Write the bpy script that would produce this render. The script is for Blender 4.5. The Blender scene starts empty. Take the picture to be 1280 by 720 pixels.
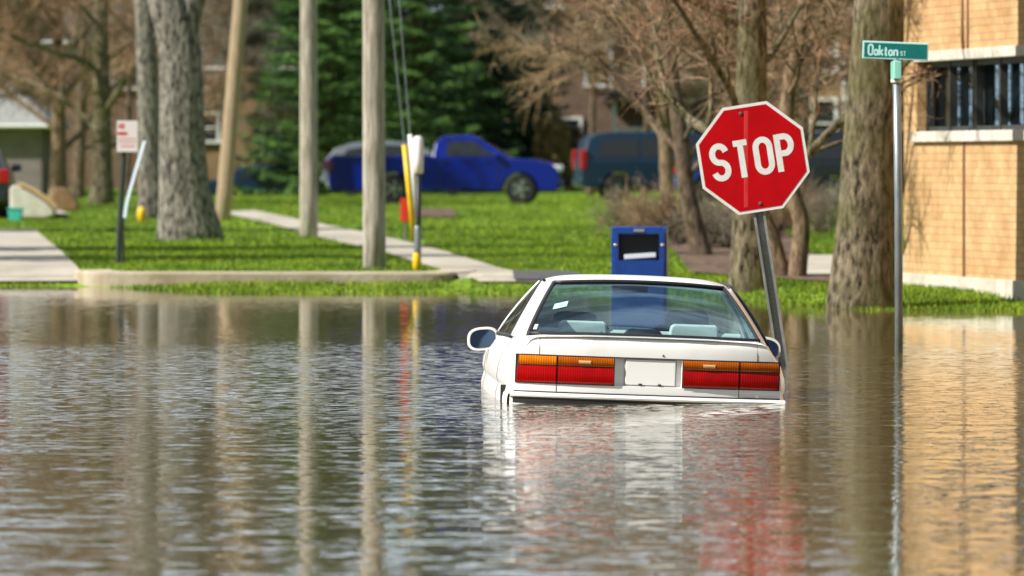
import bpy, math, random
import numpy as np
from mathutils import Vector, Matrix
R = math.radians
random.seed(7); rng = np.random.default_rng(7)
C = bpy.context.scene.collection
scn = bpy.context.scene

# ------------------------------------------------------------------ camera, sky, sun, exposure
CAM_H = 1.4; FPX = 9630.0; HOR = 205.0          # eye height over the water, focal length in photo pixels, horizon row
cam_d = bpy.data.cameras.new('camera'); cam = bpy.data.objects.new('camera', cam_d); C.objects.link(cam)
cam_d.sensor_width = 36; cam_d.lens = FPX/1280*36; cam_d.clip_start = 1; cam_d.clip_end = 6000
cam.location = (0, 0, CAM_H); cam.rotation_euler = (R(90)-math.atan((360-HOR)/FPX), 0, 0)
cam_d.dof.use_dof = True; cam_d.dof.focus_distance = 47.0; cam_d.dof.aperture_fstop = 5.6
scn.camera = cam
SUN_EL = 40.0; SUN_AZ = (-0.915, -0.405)
world = bpy.data.worlds.new('World'); scn.world = world; world.use_nodes = True
wn = world.node_tree.nodes; wl = world.node_tree.links
bg = wn['Background']; bg.inputs[1].default_value = 0.052
sky = wn.new('ShaderNodeTexSky'); sky.sky_type = 'NISHITA'; sky.sun_disc = False; sky.dust_density = 3.0
sky.sun_elevation = R(SUN_EL); sky.sun_rotation = math.atan2(SUN_AZ[0], SUN_AZ[1])
tc = wn.new('ShaderNodeTexCoord'); mp = wn.new('ShaderNodeMapping'); mp.inputs['Scale'].default_value = (1.4, 1.4, 3.2)
nz = wn.new('ShaderNodeTexNoise'); nz.inputs['Scale'].default_value = 2.3; nz.inputs['Detail'].default_value = 7; nz.inputs['Roughness'].default_value = .58
cr = wn.new('ShaderNodeValToRGB'); cr.color_ramp.elements[0].position = .42; cr.color_ramp.elements[1].position = .60
cr.color_ramp.elements[0].color = (.2,.2,.2,1); mx = wn.new('ShaderNodeMixRGB'); mx.inputs[2].default_value = (4.6, 5.2, 6.0, 1)
wl.new(tc.outputs['Generated'], mp.inputs[0]); wl.new(mp.outputs[0], nz.inputs['Vector']); wl.new(nz.outputs['Fac'], cr.inputs[0])
wl.new(cr.outputs[0], mx.inputs[0]); wl.new(sky.outputs[0], mx.inputs[1]); 
# brighter cloud bank added ahead of the camera to lighten the water's glints
sxyz = wn.new('ShaderNodeSeparateXYZ'); wl.new(tc.outputs['Generated'], sxyz.inputs[0])
my = wn.new('ShaderNodeMapRange'); my.interpolation_type = 'SMOOTHSTEP'; my.inputs['From Min'].default_value = .15; my.inputs['From Max'].default_value = .75; wl.new(sxyz.outputs[1], my.inputs['Value'])
n5 = wn.new('ShaderNodeTexNoise'); n5.inputs['Scale'].default_value = 4.5; n5.inputs['Detail'].default_value = 6; wl.new(mp.outputs[0], n5.inputs['Vector'])
mn = wn.new('ShaderNodeMapRange'); mn.inputs['From Min'].default_value = .40; mn.inputs['From Max'].default_value = .56; wl.new(n5.outputs['Fac'], mn.inputs['Value'])
mm5 = wn.new('ShaderNodeMath'); mm5.operation = 'MULTIPLY'; wl.new(my.outputs[0], mm5.inputs[0]); wl.new(mn.outputs[0], mm5.inputs[1])
mx5 = wn.new('ShaderNodeMixRGB'); mx5.inputs[2].default_value = (12.5, 15.0, 17.2, 1); wl.new(mm5.outputs[0], mx5.inputs[0]); wl.new(mx.outputs[0], mx5.inputs[1]); wl.new(mx5.outputs[0], bg.inputs[0])
sun_d = bpy.data.lights.new('sun', 'SUN'); sun_d.energy = 5.0; sun_d.angle = R(.5); sun_d.color = (1, .95, .86)
sun = bpy.data.objects.new('sun', sun_d); C.objects.link(sun)
sd = Vector((SUN_AZ[0]*math.cos(R(SUN_EL)), SUN_AZ[1]*math.cos(R(SUN_EL)), math.sin(R(SUN_EL))))
sun.rotation_euler = sd.to_track_quat('Z', 'Y').to_euler(); sun.location = (-20, -10, 30)
scn.view_settings.view_transform = 'Standard'; scn.view_settings.look = 'None'
scn.view_settings.exposure = 0.6; scn.view_settings.gamma = 1; scn.view_settings.use_curve_mapping = False
scn.cycles.max_bounces = 8; scn.cycles.transparent_max_bounces = 16
scn.cycles.caustics_reflective = False; scn.cycles.caustics_refractive = False

# ------------------------------------------------------------------ materials
MATS = {}
def mat(name, col, rough=.6, metal=0.0, col2=None, nscale=6, stretch=(1,1,1), bump=0.0, bscale=None, spec=.5, coat=0, lo=.35, hi=.65, detail=5):
    if name in MATS: return MATS[name]
    m = bpy.data.materials.new(name); m.use_nodes = True; n = m.node_tree.nodes; l = m.node_tree.links
    b = n['Principled BSDF']; b.inputs['Base Color'].default_value = (*col, 1); b.inputs['Roughness'].default_value = rough
    b.inputs['Metallic'].default_value = metal; b.inputs['Specular IOR Level'].default_value = spec; b.inputs['Coat Weight'].default_value = coat
    b.inputs['Coat Roughness'].default_value = .04
    if rough > .75: b.inputs['Diffuse Roughness'].default_value = 1.0
    if col2 is not None or bump:
        t = n.new('ShaderNodeTexCoord'); mpn = n.new('ShaderNodeMapping'); mpn.inputs['Scale'].default_value = stretch
        l.new(t.outputs['Object'], mpn.inputs[0])
        nn = n.new('ShaderNodeTexNoise'); nn.inputs['Scale'].default_value = nscale; nn.inputs['Detail'].default_value = detail; nn.inputs['Roughness'].default_value = .65
        l.new(mpn.outputs[0], nn.inputs['Vector'])
        if col2 is not None:
            c = n.new('ShaderNodeValToRGB'); c.color_ramp.elements[0].position = lo; c.color_ramp.elements[1].position = hi
            c.color_ramp.elements[0].color = (*col, 1); c.color_ramp.elements[1].color = (*col2, 1)
            l.new(nn.outputs['Fac'], c.inputs[0]); l.new(c.outputs[0], b.inputs['Base Color'])
        if bump:
            bn = n.new('ShaderNodeBump'); bn.inputs['Strength'].default_value = 1; bn.inputs['Distance'].default_value = bump
            if bscale:
                n2 = n.new('ShaderNodeTexNoise'); n2.inputs['Scale'].default_value = bscale; n2.inputs['Detail'].default_value = 4
                l.new(mpn.outputs[0], n2.inputs['Vector']); l.new(n2.outputs['Fac'], bn.inputs['Height'])
            else: l.new(nn.outputs['Fac'], bn.inputs['Height'])
            l.new(bn.outputs[0], b.inputs['Normal'])
    MATS[name] = m; return m
def island_mat(name, cols, rough=.6, transl=0.0):
    m = bpy.data.materials.new(name); m.use_nodes = True; n = m.node_tree.nodes; l = m.node_tree.links
    b = n['Principled BSDF']; b.inputs['Roughness'].default_value = rough; b.inputs['Specular IOR Level'].default_value = .3
    g = n.new('ShaderNodeNewGeometry'); c = n.new('ShaderNodeValToRGB'); e = c.color_ramp.elements
    while len(e) < len(cols): e.new(.5)
    for i, k in enumerate(cols): e[i].position = i/(len(cols)-1); e[i].color = (*k, 1)
    l.new(g.outputs['Random Per Island'], c.inputs[0]); l.new(c.outputs[0], b.inputs['Base Color'])
    if transl:
        tr = n.new('ShaderNodeBsdfTranslucent'); l.new(c.outputs[0], tr.inputs[0]); ms = n.new('ShaderNodeMixShader'); ms.inputs[0].default_value = transl
        l.new(b.outputs[0], ms.inputs[1]); l.new(tr.outputs[0], ms.inputs[2]); l.new(ms.outputs[0], n['Material Output'].inputs[0])
    MATS[name] = m; return m
def glass_mat(name, tint, refl=1.0):
    m = bpy.data.materials.new(name); m.use_nodes = True; n = m.node_tree.nodes; l = m.node_tree.links
    n.remove(n['Principled BSDF']); t = n.new('ShaderNodeBsdfTransparent'); t.inputs[0].default_value = (*tint, 1)
    g = n.new('ShaderNodeBsdfGlossy'); g.inputs['Roughness'].default_value = .01; g.inputs[0].default_value = (.75*refl, .9*refl, refl, 1)
    f = n.new('ShaderNodeFresnel'); gm_ = n.new('ShaderNodeNewGeometry'); mr_ = n.new('ShaderNodeMapRange'); mr_.inputs['To Min'].default_value = 1.85; mr_.inputs['To Max'].default_value = 1/1.85
    l.new(gm_.outputs['Backfacing'], mr_.inputs['Value']); l.new(mr_.outputs[0], f.inputs[0])
    ms = n.new('ShaderNodeMixShader'); l.new(f.outputs[0], ms.inputs[0]); l.new(t.outputs[0], ms.inputs[1]); l.new(g.outputs[0], ms.inputs[2])
    l.new(ms.outputs[0], n['Material Output'].inputs[0]); MATS[name] = m; return m
def bark_mat(name, a, b_, moss=None):
    m = bpy.data.materials.new(name); m.use_nodes = True; n = m.node_tree.nodes; l = m.node_tree.links
    b = n['Principled BSDF']; b.inputs['Roughness'].default_value = .9; b.inputs['Specular IOR Level'].default_value = .1; b.inputs['Diffuse Roughness'].default_value = 1.0
    t = n.new('ShaderNodeTexCoord'); mpn = n.new('ShaderNodeMapping'); mpn.inputs['Scale'].default_value = (1, 1, .30); l.new(t.outputs['Object'], mpn.inputs[0])
    nn = n.new('ShaderNodeTexNoise'); nn.inputs['Scale'].default_value = 20; nn.inputs['Detail'].default_value = 6; nn.inputs['Roughness'].default_value = .7; l.new(mpn.outputs[0], nn.inputs['Vector'])
    c = n.new('ShaderNodeValToRGB'); c.color_ramp.elements[0].position = .38; c.color_ramp.elements[1].position = .60
    c.color_ramp.elements[0].color = (*a, 1); c.color_ramp.elements[1].color = (*b_, 1); l.new(nn.outputs['Fac'], c.inputs[0])
    out = c.outputs[0]
    if moss:
        n3 = n.new('ShaderNodeTexNoise'); n3.inputs['Scale'].default_value = 2.2; n3.inputs['Detail'].default_value = 5; l.new(t.outputs['Object'], n3.inputs['Vector'])
        c3 = n.new('ShaderNodeValToRGB'); c3.color_ramp.elements[0].position = .42; c3.color_ramp.elements[1].position = .62; l.new(n3.outputs['Fac'], c3.inputs[0])
        mm = n.new('ShaderNodeMixRGB'); mm.inputs[2].default_value = (*moss, 1); ml = n.new('ShaderNodeMath'); ml.operation = 'MULTIPLY'; ml.inputs[1].default_value = .6
        l.new(c3.outputs[0], ml.inputs[0]); l.new(ml.outputs[0], mm.inputs[0]); l.new(out, mm.inputs[1]); out = mm.outputs[0]
    l.new(out, b.inputs['Base Color'])
    bn = n.new('ShaderNodeBump'); bn.inputs['Distance'].default_value = .03; bn.inputs['Distance'].default_value = .06; l.new(nn.outputs['Fac'], bn.inputs['Height']); l.new(bn.outputs[0], b.inputs['Normal'])
    MATS[name] = m; return m
def brick_mat(name, c1, c2, mortar, scale=1.0, bw=.22, rh=.075, axis='wall'):
    m = bpy.data.materials.new(name); m.use_nodes = True; n = m.node_tree.nodes; l = m.node_tree.links
    b = n['Principled BSDF']; b.inputs['Roughness'].default_value = .85; b.inputs['Specular IOR Level'].default_value = .2
    t = n.new('ShaderNodeTexCoord'); sx = n.new('ShaderNodeSeparateXYZ'); cx = n.new('ShaderNodeCombineXYZ'); l.new(t.outputs['Object'], sx.inputs[0])
    ad = n.new('ShaderNodeMath'); ad.operation = 'ADD'; l.new(sx.outputs[0], ad.inputs[0]); l.new(sx.outputs[1], ad.inputs[1])
    l.new(ad.outputs[0], cx.inputs[0]); l.new(sx.outputs[2], cx.inputs[1])
    br = n.new('ShaderNodeTexBrick'); br.inputs['Scale'].default_value = 1; br.inputs['Brick Width'].default_value = bw; br.inputs['Row Height'].default_value = rh
    br.inputs['Mortar Size'].default_value = .007; br.inputs['Color1'].default_value = (*c1, 1); br.inputs['Color2'].default_value = (*c2, 1); br.inputs['Mortar'].default_value = (*mortar, 1); br.inputs['Mortar Smooth'].default_value = .2
    l.new(cx.outputs[0], br.inputs['Vector'])
    nn = n.new('ShaderNodeTexNoise'); nn.inputs['Scale'].default_value = 1.6; nn.inputs['Detail'].default_value = 8; nn.inputs['Roughness'].default_value = .7; l.new(t.outputs['Object'], nn.inputs['Vector'])
    c = n.new('ShaderNodeValToRGB'); c.color_ramp.elements[0].position = .35; c.color_ramp.elements[0].color = (.62, .5, .42, 1); c.color_ramp.elements[1].position = .55; c.color_ramp.elements[1].color = (1, 1, 1, 1)
    l.new(nn.outputs['Fac'], c.inputs[0]); mu = n.new('ShaderNodeMixRGB'); mu.blend_type = 'MULTIPLY'; mu.inputs[0].default_value = .6
    l.new(br.outputs['Color'], mu.inputs[1]); l.new(c.outputs[0], mu.inputs[2]); l.new(mu.outputs[0], b.inputs['Base Color'])
    bn = n.new('ShaderNodeBump'); bn.inputs['Distance'].default_value = .008; bn.invert = True; l.new(br.outputs['Fac'], bn.inputs['Height']); l.new(bn.outputs[0], b.inputs['Normal'])
    MATS[name] = m; return m

M_carwhite = mat('car_white_paint', (.87,.87,.85), .28, coat=.3, col2=(.70,.69,.64), nscale=2.2, lo=.5, hi=.8)
M_bumper = mat('bumper_white_plastic', (.82,.82,.80), .4, col2=(.60,.58,.52), nscale=3, lo=.5, hi=.8)
M_black = mat('black_rubber', (.012,.012,.014), .5)
M_blackpaint = mat('black_gloss', (.01,.011,.014), .15, coat=.5)
M_darkint = mat('dark_interior_fabric', (.035,.045,.06), .85, col2=(.05,.06,.075), nscale=30)
M_greyint = mat('light_grey_vinyl', (.76,.77,.77), .6, col2=(.66,.68,.69), nscale=8)
M_chrome = mat('chrome', (.8,.8,.82), .12, 1)
M_mirror = mat('mirror_glass', (.07,.11,.18), .03, 1)
M_plate = mat('plate_white', (.86,.86,.84), .35)
M_glass = glass_mat('car_glass', (.68,.84,.82))
M_glassd = glass_mat('tinted_glass', (.10,.13,.14))
M_galv = mat('galvanised_steel', (.30,.34,.36), .45, .6, col2=(.18,.21,.23), nscale=20, stretch=(1,1,.2))
M_galvdark = mat('weathered_channel_steel', (.22,.23,.22), .5, .4, col2=(.50,.49,.44), nscale=12, stretch=(1,1,.3), lo=.5, hi=.75)
M_signred = mat('sign_red', (.46,.0,.004), .55, col2=(.38,.0,.003), nscale=5, spec=.12)
M_signwhite = mat('sign_white', (.72,.72,.70), .5, col2=(.62,.62,.60), nscale=14)
M_signgreen = mat('sign_green', (.0,.17,.16), .45, col2=(.0,.14,.13), nscale=8)
M_signmint = mat('sign_mint_edge', (.25,.62,.50), .5)
M_cyanw = mat('sign_pale_cyan', (.45,.75,.74), .5)
M_mailblue = mat('mailbox_blue_paint', (.003,.034,.20), .35, coat=.2, col2=(.006,.05,.27), nscale=7)
M_yellow = mat('yellow_plastic', (.80,.52,.01), .45, col2=(.66,.40,.01), nscale=9)
M_white = mat('white_paint', (.78,.78,.76), .5, col2=(.64,.64,.62), nscale=9)
M_redp = mat('red_plastic', (.6,.03,.015), .5)
M_conc = mat('concrete', (.44,.40,.33), .9, col2=(.31,.28,.23), nscale=1.4, stretch=(1,.25,1), bump=.004, bscale=30)
M_curb = mat('curb_concrete', (.50,.44,.35), .9, col2=(.36,.29,.20), nscale=2.2, bump=.01, bscale=14)
M_asph = mat('asphalt', (.05,.05,.052), .85, col2=(.08,.078,.075), nscale=5, bump=.004, bscale=60)
M_pole = mat('weathered_pole_wood', (.60,.56,.49), .85, col2=(.24,.20,.15), nscale=7, stretch=(4,4,.35), bump=.01)
M_poletan = mat('tan_pole_wood', (.52,.40,.27), .85, col2=(.34,.25,.16), nscale=9, stretch=(6,6,.25), bump=.01)
M_bark_grey = bark_mat('bark_grey', (.025,.022,.02), (.44,.41,.36))
M_bark_olive = bark_mat('bark_olive', (.02,.017,.012), (.34,.29,.20), moss=(.14,.14,.05))
M_bark_tan = bark_mat('bark_tan', (.13,.09,.06), (.42,.31,.20))
M_bark_brown = bark_mat('bark_brown', (.07,.05,.035), (.28,.21,.15))
M_twig_red = island_mat('twigs_reddish', [(.05,.03,.02), (.25,.14,.08), (.48,.33,.21), (.18,.07,.035)], .8)
M_twig_grey = island_mat('twigs_grey', [(.03,.025,.02), (.15,.12,.08), (.44,.38,.29), (.07,.05,.03)], .8)
M_twig_tan = island_mat('twigs_tan', [(.06,.04,.025), (.45,.33,.20), (.28,.17,.09), (.14,.12,.05)], .8)
M_twig_far = island_mat('far_twigs', [(.02,.016,.012), (.09,.06,.04), (.22,.16,.10), (.05,.035,.02)], .9)
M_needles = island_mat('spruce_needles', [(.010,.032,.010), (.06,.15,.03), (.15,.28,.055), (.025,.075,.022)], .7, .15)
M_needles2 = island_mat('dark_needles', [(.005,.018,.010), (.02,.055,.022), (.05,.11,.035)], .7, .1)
M_leafb = island_mat('old_hedge_leaves', [(.12,.10,.04), (.25,.20,.08), (.18,.09,.04), (.10,.13,.04)], .7, .2)
M_grassb = island_mat('grass_blades', [(.035,.09,.008), (.10,.22,.014), (.18,.34,.02), (.27,.38,.04), (.08,.18,.010)], .6, .3)
_m = M_grassb; _n = _m.node_tree.nodes; _l = _m.node_tree.links
_t = _n.new('ShaderNodeTexCoord'); _mp = _n.new('ShaderNodeMapping'); _mp.inputs['Scale'].default_value = (1, .35, 1); _l.new(_t.outputs['Object'], _mp.inputs[0])
_z = _n.new('ShaderNodeTexNoise'); _z.inputs['Scale'].default_value = .9; _z.inputs['Detail'].default_value = 6; _z.inputs['Roughness'].default_value = .7; _l.new(_mp.outputs[0], _z.inputs['Vector'])
_c = _n.new('ShaderNodeValToRGB'); _e = _c.color_ramp.elements; _e[0].position = .38; _e[0].color = (.62, .64, .5, 1); _e[1].position = .62; _e[1].color = (1.45, 1.15, .9, 1); _l.new(_z.outputs['Fac'], _c.inputs[0])
_x = _n.new('ShaderNodeMixRGB'); _x.blend_type = 'MULTIPLY'; _x.inputs[0].default_value = 1
_src = [q for q in _n if q.type == 'VALTORGB' and q is not _c][0]; _tg = [k_.to_socket for k_ in _src.outputs[0].links]
_l.new(_src.outputs[0], _x.inputs[1]); _l.new(_c.outputs[0], _x.inputs[2])
for _s in _tg: _l.new(_x.outputs[0], _s)
# slab joints in the concrete
_m = M_conc; _n = _m.node_tree.nodes; _l = _m.node_tree.links; _b = _n['Principled BSDF']; _src = _b.inputs['Base Color'].links[0].from_socket
_t = _n.new('ShaderNodeTexCoord'); _s = _n.new('ShaderNodeSeparateXYZ'); _l.new(_t.outputs['Object'], _s.inputs[0])
_a = _n.new('ShaderNodeMath'); _a.operation = 'PINGPONG'; _a.inputs[1].default_value = 1.6; _l.new(_s.outputs[1], _a.inputs[0])
_g = _n.new('ShaderNodeMath'); _g.operation = 'LESS_THAN'; _g.inputs[1].default_value = .05; _l.new(_a.outputs[0], _g.inputs[0])
_x = _n.new('ShaderNodeMixRGB'); _x.inputs[2].default_value = (.09, .075, .05, 1); _l.new(_g.outputs[0], _x.inputs[0]); _l.new(_src, _x.inputs[1]); _l.new(_x.outputs[0], _b.inputs['Base Color'])
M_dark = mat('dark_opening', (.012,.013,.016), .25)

# ------------------------------------------------------------------ object helpers
def tag(o, label=None, cat=None, group=None, kind=None):
    if label: o['label'] = label
    if cat: o['category'] = cat
    if group: o['group'] = group
    if kind: o['kind'] = kind
    return o
def empty(name, loc=(0,0,0), rot=(0,0,0)):
    o = bpy.data.objects.new(name, None); C.objects.link(o); o.location = loc; o.rotation_euler = rot; o.empty_display_size = .2; return o
def copy_tree(o, parent=None):
    c = o.copy(); C.objects.link(c)
    if parent: c.parent = parent
    for ch in list(o.children): copy_tree(ch, c)
    return c
class MB:
    def __init__(s): s.v = []; s.f = []
    def add(s, vs, fs):
        b = len(s.v); s.v.extend([tuple(map(float, p)) for p in vs]); s.f.extend([tuple(i+b for i in f) for f in fs]); return s
    def box(s, c, d, rot=None):
        x, y, z = d[0]/2, d[1]/2, d[2]/2; vs = [Vector((sx*x, sy*y, sz*z)) for sz in (-1,1) for sy in (-1,1) for sx in (-1,1)]
        if rot is not None: vs = [rot @ p for p in vs]
        return s.add([p+Vector(c) for p in vs], [(0,2,3,1),(4,5,7,6),(0,1,5,4),(2,6,7,3),(0,4,6,2),(1,3,7,5)])
    def tube(s, pts, rad, n=8, cap=True, ridge=0, sx=1):
        pts = [Vector(p) for p in pts]; k = len(pts)
        if not hasattr(rad, '__len__'): rad = [rad]*k
        vs = []; t0 = (pts[1]-pts[0]).normalized(); up = Vector((1,0,0)) if abs(t0.x) < .9 else Vector((0,1,0)); u = t0.cross(up).normalized()
        for i in range(k):
            t = (pts[min(i+1,k-1)]-pts[max(i-1,0)]).normalized(); u = (u-t*u.dot(t)).normalized(); w = t.cross(u)
            for j in range(n):
                a = 2*math.pi*j/n; r = rad[i]
                if ridge: r *= 1+ridge*(math.sin(a*3+.5+i*.04)+.6*math.sin(a*7+i*.07)+.5*math.sin(a*11-i*.05)) + random.uniform(-1,1)*ridge*.25
                vs.append(pts[i]+u*math.cos(a)*r+w*math.sin(a)*r)
        fs = [(i*n+j, i*n+(j+1)%n, (i+1)*n+(j+1)%n, (i+1)*n+j) for i in range(k-1) for j in range(n)]
        if cap: fs += [tuple(reversed(range(n))), tuple(range((k-1)*n, k*n))]
        return s.add(vs, fs)
    def prism(s, pts, axis, a, b):   # outline in the two other axes, extruded along axis from a to b (a, b numbers or functions of the point)
        A = a if callable(a) else (lambda p: a); B = b if callable(b) else (lambda p: b); n = len(pts)
        def mk(p, t): return {'x': (t, p[0], p[1]), 'y': (p[0], t, p[1]), 'z': (p[0], p[1], t)}[axis]
        vs = [mk(p, A(p)) for p in pts]+[mk(p, B(p)) for p in pts]
        return s.add(vs, [tuple(range(n)), tuple(reversed(range(n, 2*n)))]+[(i, i+n, (i+1)%n+n, (i+1)%n) for i in range(n)])
    def grid(s, fn, nu, nv):
        vs = [fn(i/nu, j/nv) for j in range(nv+1) for i in range(nu+1)]
        return s.add(vs, [(j*(nu+1)+i, j*(nu+1)+i+1, (j+1)*(nu+1)+i+1, (j+1)*(nu+1)+i) for j in range(nv) for i in range(nu)])
    def lathe(s, c, prof, axis='z', n=20):
        vs = []
        for r, h in prof:
            for j in range(n):
                a = 2*math.pi*j/n; p = {'z': (r*math.cos(a), r*math.sin(a), h), 'y': (r*math.cos(a), h, r*math.sin(a)), 'x': (h, r*math.cos(a), r*math.sin(a))}[axis]
                vs.append((c[0]+p[0], c[1]+p[1], c[2]+p[2]))
        k = len(prof)
        return s.add(vs, [(i*n+j, i*n+(j+1)%n, (i+1)*n+(j+1)%n, (i+1)*n+j) for i in range(k-1) for j in range(n)]+[tuple(reversed(range(n))), tuple(range((k-1)*n, k*n))])
    def ribbon(s, pts, w, y, closed=False):    # flat lettering stroke in the x-z plane at depth y
        P = [Vector(p) for p in pts]; n = len(P); vs = []
        for i in range(n):
            a = P[(i-1)%n] if closed or i > 0 else None; b = P[(i+1)%n] if closed or i < n-1 else None
            d1 = (P[i]-a).normalized() if a is not None else None; d2 = (b-P[i]).normalized() if b is not None else None
            d = (d1+d2).normalized() if d1 is not None and d2 is not None else (d1 or d2)
            nr = Vector((-d.y, d.x)); k = 1/max(.5, nr.dot(Vector((-d2.y, d2.x)))) if (d1 is not None and d2 is not None) else 1
            vs += [(P[i].x+nr.x*w/2*k, y, P[i].y+nr.y*w/2*k), (P[i].x-nr.x*w/2*k, y, P[i].y-nr.y*w/2*k)]
        m = n if closed else n-1
        return s.add(vs, [(2*i, 2*i+1, 2*((i+1)%n)+1, 2*((i+1)%n)) for i in range(m)])
    def build(s, name, m, parent=None, smooth=False, bevel=0, solid=0, sub=0, loc=None, seg=2):
        me = bpy.data.meshes.new(name); me.from_pydata(s.v, [], s.f); me.update()
        import bmesh
        bb = bmesh.new(); bb.from_mesh(me); bmesh.ops.recalc_face_normals(bb, faces=bb.faces); bb.to_mesh(me); bb.free()
        me.materials.append(m); o = bpy.data.objects.new(name, me); C.objects.link(o)
        if parent: o.parent = parent
        if loc is not None: o.location = loc
        if solid: md = o.modifiers.new('solid', 'SOLIDIFY'); md.thickness = solid; md.offset = -1
        if bevel: md = o.modifiers.new('bevel', 'BEVEL'); md.width = bevel; md.segments = seg; md.limit_method = 'ANGLE'; md.angle_limit = R(28); wnm = o.modifiers.new('wn', 'WEIGHTED_NORMAL'); wnm.keep_sharp = True
        if sub: md = o.modifiers.new('sub', 'SUBSURF'); md.levels = md.render_levels = sub
        if smooth or bevel: me.shade_smooth() if hasattr(me, 'shade_smooth') else None
        return o
def arr_obj(name, V, F, m, parent=None):
    me = bpy.data.meshes.new(name); k = F.shape[1]
    me.vertices.add(len(V)); me.vertices.foreach_set('co', V.astype(np.float32).ravel())
    me.loops.add(F.size); me.loops.foreach_set('vertex_index', F.astype(np.int32).ravel())
    me.polygons.add(len(F)); me.polygons.foreach_set('loop_start', np.arange(0, F.size, k, dtype=np.int32)); me.update(calc_edges=True); me.validate()
    me.materials.append(m); o = bpy.data.objects.new(name, me); C.objects.link(o)
    if parent: o.parent = parent
    return o

# ------------------------------------------------------------------ ground shape
YS = ([-40,-6.0,-4.6,-3.2,0,1.2,2.75,3.3,4.9,8,40], [88,88,87.5,83.2,83.2,83.5,77,74.0,73.2,70,66])
def g_np(X, Y):
    d = Y-np.interp(X, *YS)
    t = np.clip(d/4.0, 0, 1); up = .13*(t*t*(3-2*t))*.6+.13*.4*t
    up = np.where((X > -6.2) & (X < -.45) & (Y < 87.6), np.clip(d, 0, 5)*.012, up)
    dn = np.interp(d, [-60,-12,-5,0], [-.62,-.60,-.30,0])
    dip = .55*np.clip((Y-217)/4, 0, 1)*np.clip((236-Y)/4, 0, 1)*np.clip((-5.2-X)/.8, 0, 1)
    return np.where(d < 0, dn, up)+.003*np.clip(Y-88, 0, 330)-dip
def g(X, Y): return float(g_np(np.array(float(X)), np.array(float(Y))))
def at(px, Y): return (px-640)*Y/FPX            # metres right of the view axis
def zat(py, Y): return CAM_H-(py-HOR)*Y/FPX
def base(px, py):                              # where a thing whose foot shows at (px, py) stands on the ground
    Y = 120.
    for _ in range(60): Y = .5*Y+.5*(CAM_H-g(at(px, Y), Y))*FPX/(py-HOR)
    return Vector((at(px, Y), Y, g(at(px, Y), Y)))

# ground sheet
xs = np.unique(np.concatenate([np.linspace(-2500,-60,12), np.linspace(-60,-12,25), np.arange(-12,12.01,.4), np.linspace(12,60,25), np.linspace(60,2500,12)]))
ys = np.unique(np.concatenate([np.linspace(-200,60,27), np.arange(60,130,.5), np.arange(130,300,2.5), np.linspace(300,3500,20)]))
GX, GY = np.meshgrid(xs, ys); GZ = g_np(GX, GY); nx_ = len(xs)
V = np.stack([GX.ravel(), GY.ravel(), GZ.ravel()], 1)
ii, jj = np.meshgrid(np.arange(nx_-1), np.arange(len(ys)-1)); q = (jj*nx_+ii).ravel()
F = np.stack([q, q+1, q+1+nx_, q+nx_], 1)
mg = bpy.data.materials.new('lawn_soil'); mg.use_nodes = True; n = mg.node_tree.nodes; l = mg.node_tree.links
b = n['Principled BSDF']; b.inputs['Roughness'].default_value = .95; b.inputs['Specular IOR Level'].default_value = .1
t = n.new('ShaderNodeTexCoord'); a1 = n.new('ShaderNodeTexNoise'); a1.inputs['Scale'].default_value = .35; a1.inputs['Detail'].default_value = 8
mpn = n.new('ShaderNodeMapping'); mpn.inputs['Scale'].default_value = (1, .25, 1); l.new(t.outputs['Object'], mpn.inputs[0]); l.new(mpn.outputs[0], a1.inputs['Vector'])
a2 = n.new('ShaderNodeTexNoise'); a2.inputs['Scale'].default_value = 9; a2.inputs['Detail'].default_value = 5; l.new(mpn.outputs[0], a2.inputs['Vector'])
mxx = n.new('ShaderNodeMath'); mxx.operation = 'MULTIPLY_ADD'; mxx.inputs[1].default_value = .5; l.new(a2.outputs['Fac'], mxx.inputs[0]); 
hlf = n.new('ShaderNodeMath'); hlf.operation = 'MULTIPLY'; hlf.inputs[1].default_value = .5; l.new(a1.outputs['Fac'], hlf.inputs[0]); l.new(hlf.outputs[0], mxx.inputs[2])
c = n.new('ShaderNodeValToRGB'); e = c.color_ramp.elements; e[0].position = .36; e[0].color = (.045,.065,.015,1); e[1].position = .60; e[1].color = (.24,.36,.03,1)
k = e.new(.46); k.color = (.08,.16,.012,1)
l.new(mxx.outputs[0], c.inputs[0]); l.new(c.outputs[0], b.inputs['Base Color'])
bn = n.new('ShaderNodeBump'); bn.inputs['Distance'].default_value = .05; l.new(a2.outputs['Fac'], bn.inputs['Height']); l.new(bn.outputs[0], b.inputs['Normal'])
tag(arr_obj('ground', V, F, mg), kind='structure')

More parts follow.
